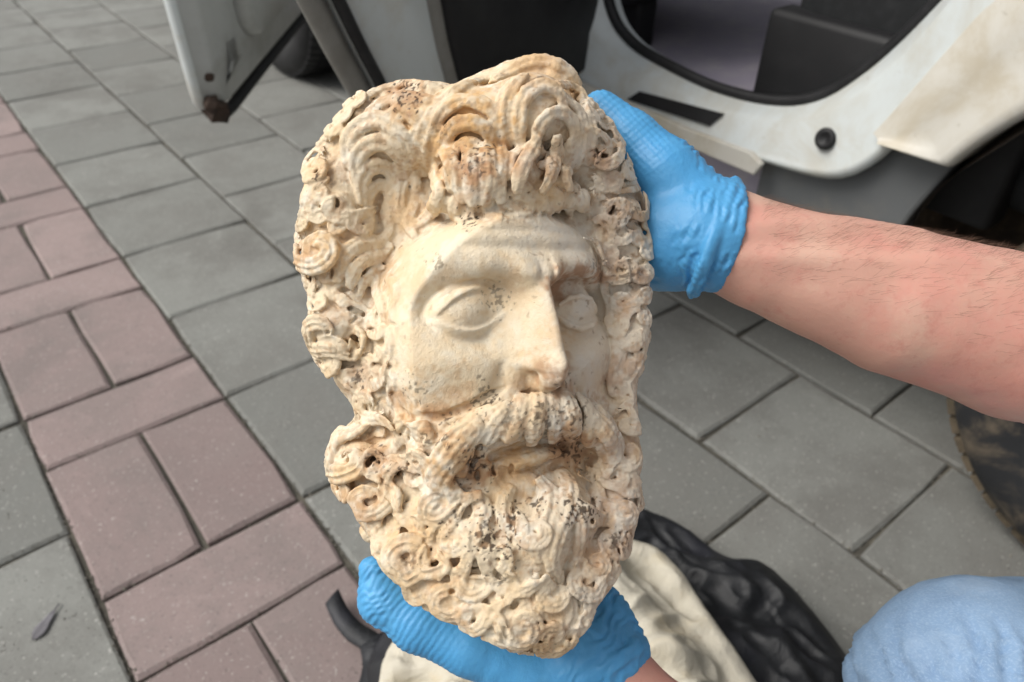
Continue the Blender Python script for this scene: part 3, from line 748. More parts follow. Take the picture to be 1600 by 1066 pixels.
    def channel(x, y, L, r, dep):
        th = rng.uniform(0, math.pi); cu = rng.uniform(-.05, .05)
        u = np.linspace(-.5, .5, 5) * L
        q = np.stack([x + u * np.cos(th + cu * u), y + u * np.sin(th + cu * u)], 1)
        P = surf(q[:, 0], q[:, 1])
        for _ in range(5): P = P + np.array([0, 0, 1.]) * -np.clip(V.sample(P), -8, 8)[:, None]
        d = P - np.array([0, 0, FP]); d /= np.linalg.norm(d, axis=1, keepdims=True)
        for f in np.linspace(0, 1, 3): V.chain(P + d * dep * f, r * np.array([.5, .9, 1, .9, .5]) * (1 - .3 * f), 2.2, sub=True)
    for L in LOCKS: lock(*L[:3], **(L[3] if len(L) > 3 else {}))
    for Cc in CURLS + _fill(): hook(*Cc)
    # carved grooves on top
    for pts, r, dep in GROOVES:
        q = cr(pts, 5.0); P = surf(q[:, 0], q[:, 1])
        # drop on to the present surface
        f = V.sample(P); Nn = V.grad(P)
        for _ in range(4):
            P = P - Nn * np.clip(V.sample(P), -6, 6)[:, None]; Nn = V.grad(P)
        t = np.linspace(0, 1, len(q)); rr = r * np.sqrt(np.clip(np.sin(np.pi * (.08 + .84 * t)), .1, 1))
        V.chain(P - Nn * (dep - r), rr, 2.0, sub=True)
    for x, y, r, dep in HOLES: channel(x, y, r * 2.6, r * .62, dep * .9)
    # fine strands cut by chisel all over hair and beard
    def inhair(x, y):
        return (poly_sd(x, y, OUTLINE) > 4) & (poly_sd(x, y, FACE_POLY) < -2)
    cand = rng.uniform((450, 70), (1030, 1040), (2600, 2)); cand = cand[inhair(cand[:, 0], cand[:, 1])][:170]
    for x, y in cand:
        L = rng.uniform(14, 40); cu = rng.uniform(-1, 1) / rng.uniform(12, 34); th = rng.uniform(0, 6.3)
        if 690 < x < 950 and 610 < y < 700: th = math.atan2(700 - 600, x - 845) + rng.normal(0, .25); cu *= .25
        u = np.linspace(0, L, max(4, int(L / 5)))
        q = np.stack([x + np.cumsum(np.cos(th + cu * u)) * (u[1]), y + np.cumsum(np.sin(th + cu * u)) * u[1]], 1)
        P = surf(q[:, 0], q[:, 1])
        for _ in range(5): P = P - V.grad(P) * np.clip(V.sample(P), -9, 9)[:, None]
        r = rng.uniform(1.5, 3.2)
        V.chain(P - V.grad(P) * rng.uniform(.2, 2.2), r * np.sqrt(np.clip(np.sin(np.pi * np.linspace(.06, .94, len(q))), .15, 1)), 1.6, sub=True)
    cand = rng.uniform((450, 70), (1030, 1040), (900, 2)); cand = cand[inhair(cand[:, 0], cand[:, 1])][:18]
    for x, y in cand:
        P = surf(np.array([x]), np.array([y]))
        for _ in range(5): P = P - V.grad(P) * np.clip(V.sample(P), -9, 9)[:, None]
        g = V.grad(P)[0]; r = rng.uniform(1.6, 3.2)
        V.seg(P[0] + g * 2, P[0] - g * r * rng.uniform(1, 2.6), r, r * .6, 2, sub=True)
    cand = rng.uniform((450, 70), (1030, 1040), (1200, 2)); cand = cand[inhair(cand[:, 0], cand[:, 1])]
    cand = cand[(cand[:, 1] > 600) | (cand[:, 0] < 600) | (cand[:, 0] > 915)][:26]
    for x, y in cand: channel(x, y, rng.uniform(8, 22), rng.uniform(2.0, 3.6), rng.uniform(6, 14))
    # weathering
    V.soften(1)
    return V

_LAT = np.random.default_rng(11).random((32, 32, 32)).astype(np.float32)
def vnoise(P, sc, off=0.):
    q = np.asarray(P) / sc + off + 517.3
    i = np.floor(q).astype(int); f = q - i; f = f * f * (3 - 2 * f)
    out = 0
    for dx in (0, 1):
        for dy in (0, 1):
            for dz in (0, 1):
                w = (f[:, 0] if dx else 1 - f[:, 0]) * (f[:, 1] if dy else 1 - f[:, 1]) * (f[:, 2] if dz else 1 - f[:, 2])
                out = out + w * _LAT[(i[:, 0] + dx) & 31, (i[:, 1] + dy) & 31, (i[:, 2] + dz) & 31]
    return out * 2 - 1
def finish_head(V):
    """mesh, weathered relief and patina with some painted shade (one colour per vertex)"""
    P, Q = V.mesh()
    G = V.grad(P, V.h)
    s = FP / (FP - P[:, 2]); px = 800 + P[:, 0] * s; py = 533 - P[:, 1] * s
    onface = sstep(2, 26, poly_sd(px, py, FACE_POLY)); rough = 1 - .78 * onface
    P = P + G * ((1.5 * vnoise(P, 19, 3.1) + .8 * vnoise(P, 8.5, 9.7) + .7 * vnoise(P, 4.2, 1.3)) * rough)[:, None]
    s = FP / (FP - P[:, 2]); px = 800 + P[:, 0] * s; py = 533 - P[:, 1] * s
    n1 = vnoise(P, 46, 2.2); n2 = vnoise(P, 19, 5.5); n3 = vnoise(P, 8, 8.8); n4 = vnoise(P, 4.5, 4.1)
    fb = .5 * n1 + .3 * n2 + .2 * n3
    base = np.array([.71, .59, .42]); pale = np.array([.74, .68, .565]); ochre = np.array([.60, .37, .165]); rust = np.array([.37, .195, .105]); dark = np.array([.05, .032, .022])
    C = np.broadcast_to(base, P.shape).copy()
    def lay(col, w): 
        C[:] = C * (1 - w[:, None]) + col * w[:, None]
    lay(pale, sstep(-.1, .5, fb + .25 * n3) * .75)
    # painted shade: greyer on the side turned to the vehicle
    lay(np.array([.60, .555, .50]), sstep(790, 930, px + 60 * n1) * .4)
    lay(np.array([.62, .44, .235]), sstep(-.05, .5, vnoise(P, 33, 6.6) * .7 + n3 * .4) * (.24 + .22 * (1 - onface)))
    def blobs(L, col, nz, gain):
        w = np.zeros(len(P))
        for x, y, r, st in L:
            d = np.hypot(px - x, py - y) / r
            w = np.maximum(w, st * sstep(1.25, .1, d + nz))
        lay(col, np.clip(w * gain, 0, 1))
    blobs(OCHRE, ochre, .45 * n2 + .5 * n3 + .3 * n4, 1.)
    blobs(RUST_SHADE, rust, .5 * n2 + .55 * n3 + .3 * n4, .8)
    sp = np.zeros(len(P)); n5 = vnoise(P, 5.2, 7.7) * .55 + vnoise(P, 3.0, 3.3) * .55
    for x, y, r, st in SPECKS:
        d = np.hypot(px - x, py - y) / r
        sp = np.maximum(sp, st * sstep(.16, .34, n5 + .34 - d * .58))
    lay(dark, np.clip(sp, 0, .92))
    lay(np.array([.30, .21, .14]), sstep(.62, .9, vnoise(P, 9, 12.1) * .8 + n4 * .5) * .6)
    lay(np.array([.47, .285, .15]), sstep(.10, .45, vnoise(P, 10, 15.1) * .6 + n4 * .5 + n1 * .35) * .46 * (1 - onface))
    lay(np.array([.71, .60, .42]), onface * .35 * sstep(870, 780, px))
    return P, Q, C
# ---------------------------------------------------------------- paving: grey slabs 30 cm, band of pink blocks
TW = .30
gr = link('ground', pyd('ground', [(-90, -90, -.0085), (90, -90, -.0085), (90, 90, -.0085), (-90, 90, -.0085)], [(0, 1, 2, 3)]), MAT['joint'], kind='structure')
pave = empty('pavement', (0, 0, 0), kind='structure')
def slab_mesh(name, w, d, seed):
    q = random.Random(seed); g = .0031; c = .0042; t = .05
    w, d = w / 2 - g, d / 2 - g
    jit = lambda: q.uniform(-.0011, .0011)
    V = []; n = 12; base = []
    for sx, sy, ax, ay in ((-1, -1, 1, 0), (1, -1, 0, 1), (1, 1, -1, 0), (-1, 1, 0, -1)):
        for t in (0, .3, .7): base.append((sx, sy, ax * 2 * t, ay * 2 * t))
    jo = [(q.uniform(-.0016, .0016), q.uniform(-.0016, .0016)) for _ in range(n)]
    for ci, (sx, sy) in zip((0, 3, 6, 9), ((1, 1), (-1, 1), (-1, -1), (1, -1))):
        if q.random() < .25: r_ = q.uniform(.0015, .0045); jo[ci] = (jo[ci][0] + sx * r_, jo[ci][1] + sy * r_ * q.uniform(.4, 1))
    ch = [c * q.uniform(.55, 1.7) for _ in range(n)]
    for lev in range(3):
        for i, (sx, sy, dx, dy) in enumerate(base):
            x, y = sx * w + dx * w, sy * d + dy * d; ins = ch[i] if lev == 2 else 0.
            fx = 1 - ins / w; fy = 1 - ins / d
            V.append((x * fx + jo[i][0], y * fy + jo[i][1], (-t, -ch[i] * .7, q.uniform(-.0005, .0004))[lev]))
    F = [(r * n + i, r * n + (i + 1) % n, (r + 1) * n + (i + 1) % n, (r + 1) * n + i) for r in range(2) for i in range(n)]
    F.append(tuple(range(2 * n, 3 * n)))
    return pyd(name, V, F)
slabs = {k: [slab_mesh(k, *s, i) for i in range(9)] for k, s in dict(paving_slab=(TW, TW), long_block=(TW, TW / 2), upright_block=(TW / 2, TW)).items()}
for k, L in slabs.items():
    for me in L: me.materials.append(MAT['grey_paver' if k == 'paving_slab' else 'pink_paver'])
def visible(x, y, mrg=90):
    q = RC.T @ (np.array([x, y, 0]) - CC)
    if q[2] < .1: return False
    px, py = q[:2] / q[2] * 1180 + [800, 533]
    return -mrg < px < 1600 + mrg and -mrg < py < 1066 + mrg
rest = []; near = []
def lay(kind, u, v, w, d):
    x, y = (u + w / 2) * TW, -(v + d / 2) * TW
    q = RC.T @ (np.array([x, y, 0]) - CC)
    vis = visible(x, y, 160) and not (x > 2.1)
    (near if vis else rest).append((q @ q, kind, x, y))
for k in range(-16, 26):
    for j in range(-34, 16):
        if k == 0:
            continue
        if not (-16 < k < 26): continue
        o = 0. if (k % 2 == 1) else .5
        if k < 0: o = .5 if k % 2 == 1 else 0.
        lay('paving_slab', k, j + o, 1, 1)
for j in range(-22, 12):
    v = j * 1.5
    lay('long_block', 0, v, 1, .5); lay('upright_block', 0, v + .5, .5, 1); lay('upright_block', .5, v + .5, .5, 1)
near.sort()
cnt = {}
for _, kind, x, y in near:
    nm = 'paving_slab' if kind == 'paving_slab' else 'paving_block'
    cnt[nm] = cnt.get(nm, 0) + 1
    if cnt[nm] > 290: rest.append((0, kind, x, y)); continue
    o = link(nm, random.choice(slabs[kind]), None, pave, (x, y, random.uniform(-.0012, .0008)))
    o.rotation_euler = (random.gauss(0, .0018), random.gauss(0, .0018), random.gauss(0, .005) + random.choice((0, math.pi)))
print('pavers', cnt, len(rest))
for nm, sel, mt in (('outlying_paving_slabs', 'paving_slab', 'grey_paver'), ('outlying_paving_blocks', 'block', 'pink_paver')):
    V = []; F = []
    for _, kind, x, y in rest:
        if sel not in kind: continue
        me = slabs[kind][0]; b = len(V); V += [(v.co.x + x, v.co.y + y, v.co.z) for v in me.vertices]; F += [tuple(i + b for i in p.vertices) for p in me.polygons]
    if V: link(nm, pyd(nm, V, F), MAT[mt], pave, kind='stuff')
# grit and small crumbs, mostly along the joints
q = random.Random(9); V = []; F = []
for i in range(5200):
    px, py = q.uniform(-60, 1660), q.uniform(-20, 1120)
    x, y, _ = at_z(px, py, 0)
    if x > 1.9: continue
    if q.random() < .8:
        if q.random() < .5: x = round(x / TW) * TW + q.gauss(0, .004)
        else: y = round(y / TW * 2) * TW / 2 + q.gauss(0, .004)
    r = q.uniform(.0006, .0019) * (1 + (q.random() < .05) * .8); b = len(V)
    a0 = q.uniform(0, 6.3)
    for k in range(4): V.append((x + r * math.cos(a0 + k * 1.57) * q.uniform(.6, 1.2), y + r * math.sin(a0 + k * 1.57) * q.uniform(.6, 1.2), -.003 + r * .3))
    V.append((x + r * q.uniform(-.3, .3), y, r * q.uniform(.6, 1.2)))
    F += [(b + k, b + (k + 1) % 4, b + 4) for k in range(4)]
link('grit', pyd('grit', V, F), plain('grit', (.16, .15, .125), .95, 300, .9, (.30, .28, .24)), None, kind='stuff')
# dried leaf on the slab at lower left
lp = at_z(72, 975, .004)
rows = []
t1 = at_z(52, 1002, 0)[:2]; t2 = at_z(94, 945, 0)[:2]; dv = t2 - t1; nv = np.array([-dv[1], dv[0]]) / np.linalg.norm(dv)
for t in np.linspace(0, 1, 12):
    w = .0075 * (math.sin(math.pi * min(1, t * 1.25)) if t < .8 else .0) + (.0012 if t > .5 else .0008) + .002 * math.sin(9 * t) * (t < .7)
    c = t1 + dv * t
    rows.append([(*(c + nv * w * s - lp[:2]), .001 + .0012 * abs(s) + .001 * t) for s in (-1, -.5, 0, .5, 1)])
lf = link('dried_leaf', loft('dried_leaf', rows), plain('dark_leaf', (.13, .125, .135), .85, 90, .5), None, (lp[0], lp[1], 0))
lf.modifiers.new('thick', 'SOLIDIFY').thickness = .0006
tag(lf, 'small dark dried leaf lying on a pale grey slab, left of the pink band', 'leaf')
# ---------------------------------------------------------------- white car with both near doors open
XS = 1.085                               # outer skin of the near side
WC = np.array([-1.75, .31])              # rear wheel centre (y, z)
car = empty('parked_car', (XS, -.4, 0), 'dusty white car with its front and rear doors standing open', 'car')
CO = np.array([XS, -.4, 0.])
def cl(P): return [tuple(np.asarray(p, float) - CO) for p in P]
def cpart(name, me, mat, parent=car):
    for v in me.vertices: v.co = v.co - Vector(CO)
    return link(name, me, mat, parent)
YV = lambda pts, x: np.array([(x, y, z) for y, z in pts])
# door opening: inner edge (rubber seal) and outer edge of the painted frame, (y, z)
inner = cr([(-.60, 1.25), (-.615, .9), (-.625, .66), (-.655, .555), (-.72, .508), (-.82, .490), (-.93, .482), (-1.04, .493), (-1.115, .522), (-1.17, .575), (-1.225, .655), (-1.30, .80), (-1.36, .95), (-1.37, 1.25)], .02)
outer = cr([(-.52, 1.25), (-.535, .9), (-.545, .62), (-.57, .455), (-.66, .425), (-.80, .418), (-.93, .415), (-1.08, .418), (-1.20, .435), (-1.255, .485), (-1.285, .555), (-1.325, .690), (-1.40, .83), (-1.46, .95), (-1.47, 1.25)], .02)
def resam(P, n):
    P = np.asarray(P); s = np.r_[0, np.cumsum(np.linalg.norm(np.diff(P, axis=0), axis=1))]; u = np.linspace(0, s[-1], n)
    return np.stack([np.interp(u, s, P[:, i]) for i in range(P.shape[1])], 1)
NI = 110
inn, out = resam(inner, NI), resam(outer, NI)
rows = []
for t, x in ((0, XS + .022), (.0, XS + .010), (.08, XS + .003), (.13, XS + .005), (.20, XS + .013), (.74, XS + .020), (.82, XS + .034), (1.0, XS + .052), (1.0, XS + .09)):
    p = out * (1 - t) + inn * t
    rows.append([(x, y, z) for y, z in p])
from mathutils.bvhtree import BVHTree
fm = loft('door_frame', rows)
bvh = BVHTree.FromPolygons([tuple(v.co) for v in fm.vertices], [tuple(p.vertices) for p in fm.polygons])
def on_frame(px, py):
    r = Vector(ray(px, py)).normalized(); h = bvh.ray_cast(Vector(CC), r)
    if h[0] is None: return at_x(px, py, XS + .01), np.array([-1., 0, 0])
    n = h[1] if h[1].dot(r) < 0 else -h[1]
    return np.array(h[0]), np.array([-.958, 0, .287])
cpart('door_frame', fm, MAT['white_paint'])
# black rubber seal along the opening
cpart('door_seal', tube('door_seal', [(XS + .058, y, z + .004) for y, z in inn], .0105, 8), MAT['rubber'])
# outer lower sill strip, dusty, with the stepped rear end
sill = [(-.35, .398), (-1.045, .398), (-1.075, .398), (-1.085, .420), (-1.06, .432), (-.93, .428), (-.80, .432), (-.35, .436)]
cpart('sill_strip', prism('sill_strip', sill, .012, ((0, 1, 0), (0, 0, 1), (1, 0, 0)), .003, (XS - .008, 0, 0)), MAT['dirty_paint'])
# sill runs on under the front door
prof = [(XS + .03, .36), (XS + .0, .385), (XS - .002, .41), (XS + .012, .43), (XS + .035, .465), (XS + .055, .485), (XS + .09, .49)]
cpart('sill', loft('sill', [[(x, y, z) for x, z in prof] for y in (-.56, -.2, .2, .42)]), MAT['white_paint'])
# scuff plate on the sill and rubber plug
N1, N2 = 14, 3
tp = []; bt = []
for v in np.linspace(0, 1, N2):
    tr_ = []; br_ = []
    for u in np.linspace(0, 1, N1):
        px = (1001 * (1 - u) + 1132 * u) * (1 - v) + (981 * (1 - u) + 1110 * u) * v; py = (143 * (1 - u) + 178 * u) * (1 - v) + (156 * (1 - u) + 197 * u) * v
        q, n_ = on_frame(px, py); tr_.append(q + n_ * .004); br_.append(q - n_ * .006)
    tp.append(tr_); bt.append(br_)
outl = lambda G: G[0] + [r[-1] for r in G[1:-1]] + G[-1][::-1] + [r[0] for r in G[1:-1]][::-1]
me = join('sill_plate', [loft('s', tp), loft('s', [outl(tp), outl(bt)], True)])
cpart('sill_plate', me, MAT['black_plastic'])
g, gn = on_frame(1291, 217)
ga = np.cross(gn, [0, 0, 1.]); ga /= np.linalg.norm(ga); gb = np.cross(gn, ga)
pl = [(g - gn * dx, r) for dx, r in ((.02, .0165), (-.004, .0165), (-.007, .014), (-.0075, .009), (-.004, .006), (-.004, .0001))]
cpart('rubber_plug', loft('rubber_plug', [[p + (ga * math.cos(a) + gb * math.sin(a)) * r for a in np.linspace(0, 2 * math.pi, 20, endpoint=False)] for p, r in pl], True), MAT['rubber'])
# rear wing round the arch
AR = .445
ths = np.radians(np.linspace(-4, 184, 60))      # measured from the front (+y)
fr = np.array([(-1.246, .54), (-1.268, .59), (-1.312, .690), (-1.385, .83), (-1.45, .95), (-1.46, 1.02)])
def bound(th):
    dy, dz = math.cos(th), math.sin(th); best = 9
    poly = [(-1.235, .40), (-1.238, .522), *fr, (-2.42, 1.02), (-2.50, .7), (-2.46, .40), (-2.40, .2), (-1.2, .2)]
    for (y0, z0), (y1, z1) in zip(poly, poly[1:] + poly[:1]):
        y0, z0, y1, z1 = y0 - WC[0], z0 - WC[1], y1 - WC[0], z1 - WC[1]
        den = dy * (z1 - z0) - dz * (y1 - y0)
        if abs(den) < 1e-9: continue
        t = (y0 * (z1 - z0) - z0 * (y1 - y0)) / den; s = (y0 * dz - z0 * dy) / den
        if t > 0 and -1e-6 <= s <= 1 + 1e-6: best = min(best, t)
    return best
rows = []
th_w = list(np.radians(np.r_[np.linspace(22.6, 30, 10), np.linspace(32, 184, 52)]))
for k, (f, x) in enumerate(((0, .07), (0, .004), (.02, -.006), (.07, -.012), (.16, -.012), (.3, -.004), (.6, .0), (.97, .002), (1., .008), (1., .04))):
    row = []
    for t in th_w:
        R0 = max(AR, .205 / math.sin(t)) if t < 1.5 else AR; R1 = max(bound(t), R0 + .006); r = R0 + (R1 - R0) * f
        row.append((XS + x, WC[0] + r * math.cos(t), WC[1] + r * math.sin(t)))
    rows.append(row)
cpart('rear_wing', loft('rear_wing', rows), MAT['dirty_paint'])
cpart('rocker_cladding', prism('rocker_cladding', [(-1.06, .33), (-1.30, .345), (-1.318, .42), (-1.345, .50), (-1.36, .535), (-1.24, .54), (-1.06, .44)], .03, ((0, 1, 0), (0, 0, 1), (1, 0, 0)), .006, (XS + .034, 0, 0)), MAT['clad'])
# arch liner
rows = []
for x, r in ((XS + .012, AR - .012), (XS + .10, AR + .005), (XS + .30, AR - .01), (XS + .34, AR - .12), (XS + .34, .05)):
    rows.append([(x + .006 * math.sin(7 * t) * (r > .3), WC[0] + (r + .008 * math.sin(13 * t + 20 * x)) * math.cos(t), WC[1] + (r + .008 * math.sin(11 * t + x * 30)) * math.sin(t)) for t in np.radians(np.linspace(-10, 190, 50))])
cpart('arch_liner', loft('arch_liner', rows), MAT['liner'])
def wheel(x, yc, mud='mud', tm='tyre'):
    w = empty('wheel', (0, 0, 0)); w.parent = car
    P = [(.012, .195), (-.004, .215), (-.010, .245), (-.006, .275), (.006, .293), (.022, .303), (.05, .309), (.15, .309), (.185, .303), (.20, .285), (.205, .24), (.19, .2)]
    N = 72; A = np.linspace(0, 2 * math.pi, N, endpoint=False)
    def ring(dx, r): return [(x + dx, yc + r * math.cos(a), .31 + r * math.sin(a)) for a in A]
    t = link('tyre', None or loft('tyre', [ring(dx, r) for dx, r in P], True), MAT[tm], w)
    # tread blocks, muddy
    V = []; F = []
    for i in range(60):
        for j, (x0, x1) in enumerate(((.012, .048), (.056, .098), (.106, .148), (.156, .192))):
            a0 = 2 * math.pi * (i + .1 + .22 * (j % 2)) / 60; a1 = a0 + 2 * math.pi * .76 / 60; b0 = len(V)
            for r in (.300, .3145):
                for (xx, aa) in ((x0, a0), (x1, a0 + .01), (x1, a1 + .01), (x0, a1)):
                    rr = r - (.007 if (j == 0 and xx == x0) or (j == 3 and xx == x1) else 0)
                    V.append((x + xx, yc + rr * math.cos(aa), .31 + rr * math.sin(aa)))
            F += [tuple(b0 + q for q in f) for f in ((4, 5, 6, 7), (0, 1, 5, 4), (1, 2, 6, 5), (2, 3, 7, 6), (3, 0, 4, 7))]
    tr = link('tread', pyd('tread', V, F), MAT[mud], w, kind='stuff')
    rim = loft('rim', [ring(dx, r) for dx, r in ((.16, .19), (.03, .192), (.008, .198), (.004, .19), (.02, .178), (.05, .17), (.055, .10), (.03, .06), (.028, .0001))], True)
    r = link('rim', rim, MAT['steel'], w)
    for o in (t, tr, r):
        for v in o.data.vertices: v.co = v.co - Vector(CO)
    return w
wheel(XS - .0, WC[0]); wheel(XS + .05, .95, 'rubber', 'rubber')
# interior
cpart('floor', box('floor', (XS + .06, -1.27, .30), (XS + 1.4, .5, .445), .01), MAT['carpet'])
cpart('rear_seat', join('rear_seat', [box('s', (XS + .13, -1.62, .42), (XS + 1.35, -.98, .80), .05, 4), box('s', (XS + .12, -1.95, .70), (XS + 1.35, -1.45, 1.25), .06, 4)]), MAT['seat'])
cpart('rear_seat_base', box('rear_seat_base', (XS + .10, -1.40, .40), (XS + .16, -.965, .62), .012), MAT['black_plastic'])
cpart('front_seat', join('front_seat', [box('s', (XS + .14, -.62, .53), (XS + .60, .0, .80), .05, 4), box('s', (XS + .14, -.74, .60), (XS + .60, -.50, 1.25), .05, 4), box('s', (XS + .24, -.70, 1.24), (XS + .50, -.60, 1.42), .04, 4)]), MAT['seat'])
cpart('seat_rail', box('seat_rail', (XS + .20, -.60, .44), (XS + .26, .0, .54), .01), MAT['black_plastic'])
# rest of the shell, seen only from aside
cpart('centre_pillar', box('centre_pillar', (XS + .03, -.62, .44), (XS + .12, -.50, 1.50), .02), MAT['white_paint'])
cpart('roof', loft('roof', [[(x, y, z) for x, z in ((XS + .14, 1.44), (XS + .20, 1.52), (XS + .45, 1.56), (XS + 1.2, 1.56), (XS + 1.5, 1.52), (XS + 1.57, 1.44))] for y in (-2.3, -1.9, -1.0, 0.0, .25)]), MAT['white_paint'])
cpart('far_side', box('far_side', (XS + 1.58, -2.5, .30), (XS + 1.66, 1.6, 1.0), .03), MAT['white_paint'])
for y in (-2.2, -1.45, -.6, .2): cpart('far_pillar', box('far_pillar', (XS + 1.53, y, 1.0), (XS + 1.60, y + .09, 1.47), .02), MAT['white_paint'])
cpart('rear_pillar', box('rear_pillar', (XS + .07, -2.30, .98), (XS + .16, -1.98, 1.50), .03), MAT['white_paint'])
cpart('tailgate', box('tailgate', (XS + .10, -2.52, .40), (XS + 1.58, -2.42, 1.02), .03), MAT['white_paint'])
cpart('rear_bumper', box('rear_bumper', (XS - .01, -2.62, .28), (XS + 1.66, -2.44, .58), .05, 3), MAT['clad'])
cpart('dashboard', box('dashboard', (XS + .10, .38, .55), (XS + 1.56, .75, 1.0), .05, 3), MAT['black_plastic'])
cpart('bonnet', box('bonnet', (XS + .06, .75, .85), (XS + 1.6, 1.75, .98), .05, 3), MAT['white_paint'])
fw = [(.42, .40), (.46, .40), (.50, .44)] + [(.95 + AR * math.cos(t) * -1, .31 + AR * math.sin(t)) for t in np.radians(np.linspace(18, 162, 18))] + [(1.42, .40), (1.78, .40), (1.82, .7), (1.72, .95), (.42, 1.0)]
cpart('front_wing', prism('front_wing', fw, .05, ((0, 1, 0), (0, 0, 1), (1, 0, 0)), .006, (XS, 0, 0)), MAT['white_paint'])
cpart('front_bumper', box('front_bumper', (XS - .01, 1.74, .25), (XS + 1.66, 1.92, .7), .05, 3), MAT['white_paint'])
cpart('engine_bay', box('engine_bay', (XS + .27, .46, .16), (XS + 1.4, 1.7, .84), .02), MAT['black_plastic'])  # unseen black box added to block light under the car front
cpart('underbody', box('underbody', (XS + .10, -1.25, .17), (XS + 1.5, .45, .31), .02), MAT['liner'])  # unseen underside, set low to block light and darken the ground

def door(name, hx, hy, phi, prof, trim, label, rusty=False):
    """prof: door outline (distance from hinge, z); leaf lies in the plane through the hinge"""
    s, c = math.sin(phi), math.cos(phi)
    A = np.array([-s, -c, 0.]); N = np.array([c, -s, 0.]); Zv = np.array([0, 0, 1.])      # N points to the inner side
    H = np.array([hx, hy, 0.])
    root = empty(name, (0, 0, 0)); root.parent = car; root['label'] = label
    def add(nm, me, mat, par=root):
        for v in me.vertices: v.co = v.co - Vector(CO)
        return link(nm, me, mat, par)
    P = resam(np.array(prof + prof[:1]), 90)
    cen = P.mean(0)
    def inset(d):
        q = P - cen; T = np.roll(P, -1, 0) - np.roll(P, 1, 0); T /= np.linalg.norm(T, axis=1, keepdims=True) + 1e-9
        nn = np.stack([-T[:, 1], T[:, 0]], 1); sg = np.sign((nn * -q).sum(1).mean()); return P + nn * d * sg
    w = lambda Q, off: [H + A * u + Zv * z + N * off for u, z in Q]
    # outer skin and hem
    rows = [w(inset(.30 * 0 + .16), -.062), w(inset(.05), -.060), w(inset(.012), -.050), w(P, -.040), w(P, -.030), w(inset(.004), -.026)]
    add('outer_skin', loft('outer_skin', rows[0:], True, False), MAT['white_paint'])
    rows = [w(inset(.004), -.026), w(inset(.010), -.024), w(inset(.018), -.006), w(inset(.028), .002), w(inset(.060), .004), w(inset(.085), .012), w(inset(.12), .012), w(inset(.17), .010), w(inset(.22), .006)]
    add('inner_frame', loft('inner_frame', rows, True), MAT['shade_paint'] if rusty else MAT['white_paint'])
    I2 = inset(.014)
    if not rusty: add('door_rubber', tube('door_rubber', w(np.vstack([I2, I2[:1]]), .006), .0085, 8, False), MAT['rubber'])
    Q = resam(np.array(trim), 60)
    e = np.roll(Q, -1, 0) - np.roll(Q, 1, 0)
    cq = Q.mean(0); sh = lambda k: cq + (Q - cq) * k
    if not rusty: add('trim_shade_ring', loft('trim_shade_ring', [w(sh(1.10), .004), w(sh(1.10), .016), w(sh(1.0), .020), w(sh(.5), .020)], True), MAT['edge_shade'])  # grey ring added for the shaded part of the inner frame
    add('trim_card', loft('trim_card', [w(Q, .010), w(sh(.99), .028), w(sh(.96), .036), w(sh(.5), .040), w(sh(.02), .040)], True, True), MAT['black_plastic'] if not rusty else MAT['shade_paint'])
    return root, add, w, inset
# rear door, about 70 degrees open
rp = [(.0, .42), (.05, .395), (.40, .395), (.50, .43), (.56, .52), (.615, .62), (.675, .74), (.72, .86), (.74, 1.0), (.0, 1.0)]
r1, add, w, ins = door('rear_door', XS + .02, -.605, math.radians(72), rp, [(-.045, .47), (-.02, .44), (.33, .44), (.40, .50), (.435, .60), (.465, .72), (.49, .97), (-.045, .97)], 'rear door standing open, black inner trim card')
add('window_frame', tube('window_frame', w(np.array([(.02, 1.0), (.03, 1.40), (.10, 1.46), (.55, 1.44), (.70, 1.25), (.74, 1.0)]), -.02), .016, 8), MAT['black_plastic'])
add('edge_strip', tube('edge_strip', w(resam(np.array([(.505, .425), (.565, .52), (.62, .62), (.68, .74), (.725, .86), (.745, 1.0)]), 30), -.020), .015, 8, flat=1.2), MAT['edge_shade'])  # door edge, coloured as if in shade
add('arm_rest', box('arm_rest', (0, 0, 0), (.001, .001, .001)), MAT['black_plastic']) if False else None
# front door, about 40 degrees open, chipped lower corner
fp = [(.0, .43), (.06, .41), (.90, .395), (.965, .40), (.985, .43), (1.0, .60), (1.01, 1.0), (.0, 1.0)]
r2, add, w, ins = door('front_door', XS + .02, .385, math.radians(40), fp, [(.06, .50), (.80, .49), (.84, .53), (.86, .96), (.06, .96)], 'front door standing open, grey inside, rusty chipped lower corner', True)
add('door_pocket', loft('door_pocket', [w(resam(np.array([(.30, .56), (.60, .55), (.66, .60), (.64, .74), (.30, .76)]) * np.array([s, 1]) + np.array([(1 - s) * .48, 0]), 40), o) for s, o in ((1., .036), (.98, .055), (.9, .058), (.1, .058))], True, True), MAT['black_plastic'])
add('lower_rust_strip', tube('lower_rust_strip', w(resam(np.array([(.30, .408), (.62, .402), (.90, .393), (.955, .397)]), 24), -.010), .011, 8), MAT['rubber'])  # dark strip added in place of black rust along the lower edge
for (u, z, r) in ((.962, .412, .020), (.975, .425, .014), (.945, .405, .012), (.965, .475, .010)):
    cpt = w(np.array([(u, z)]), -.012)[0]
    bm = bmesh.new(); bmesh.ops.create_icosphere(bm, subdivisions=2, radius=r)
    for v in bm.verts: v.co = Vector(cpt) + Vector((v.co.x * 1.1, v.co.y * 1.1, v.co.z * 1.2)) * random.uniform(.8, 1.25)
    me = bpy.data.meshes.new('rust_patch'); bm.to_mesh(me); bm.free(); add('rust_patch', me, MAT['rust'])
add('window_frame', tube('window_frame', w(np.array([(.02, 1.0), (.35, 1.40), (.45, 1.46), (.92, 1.46), (.99, 1.38), (1.0, 1.0)]), -.02), .016, 8), MAT['black_plastic'])
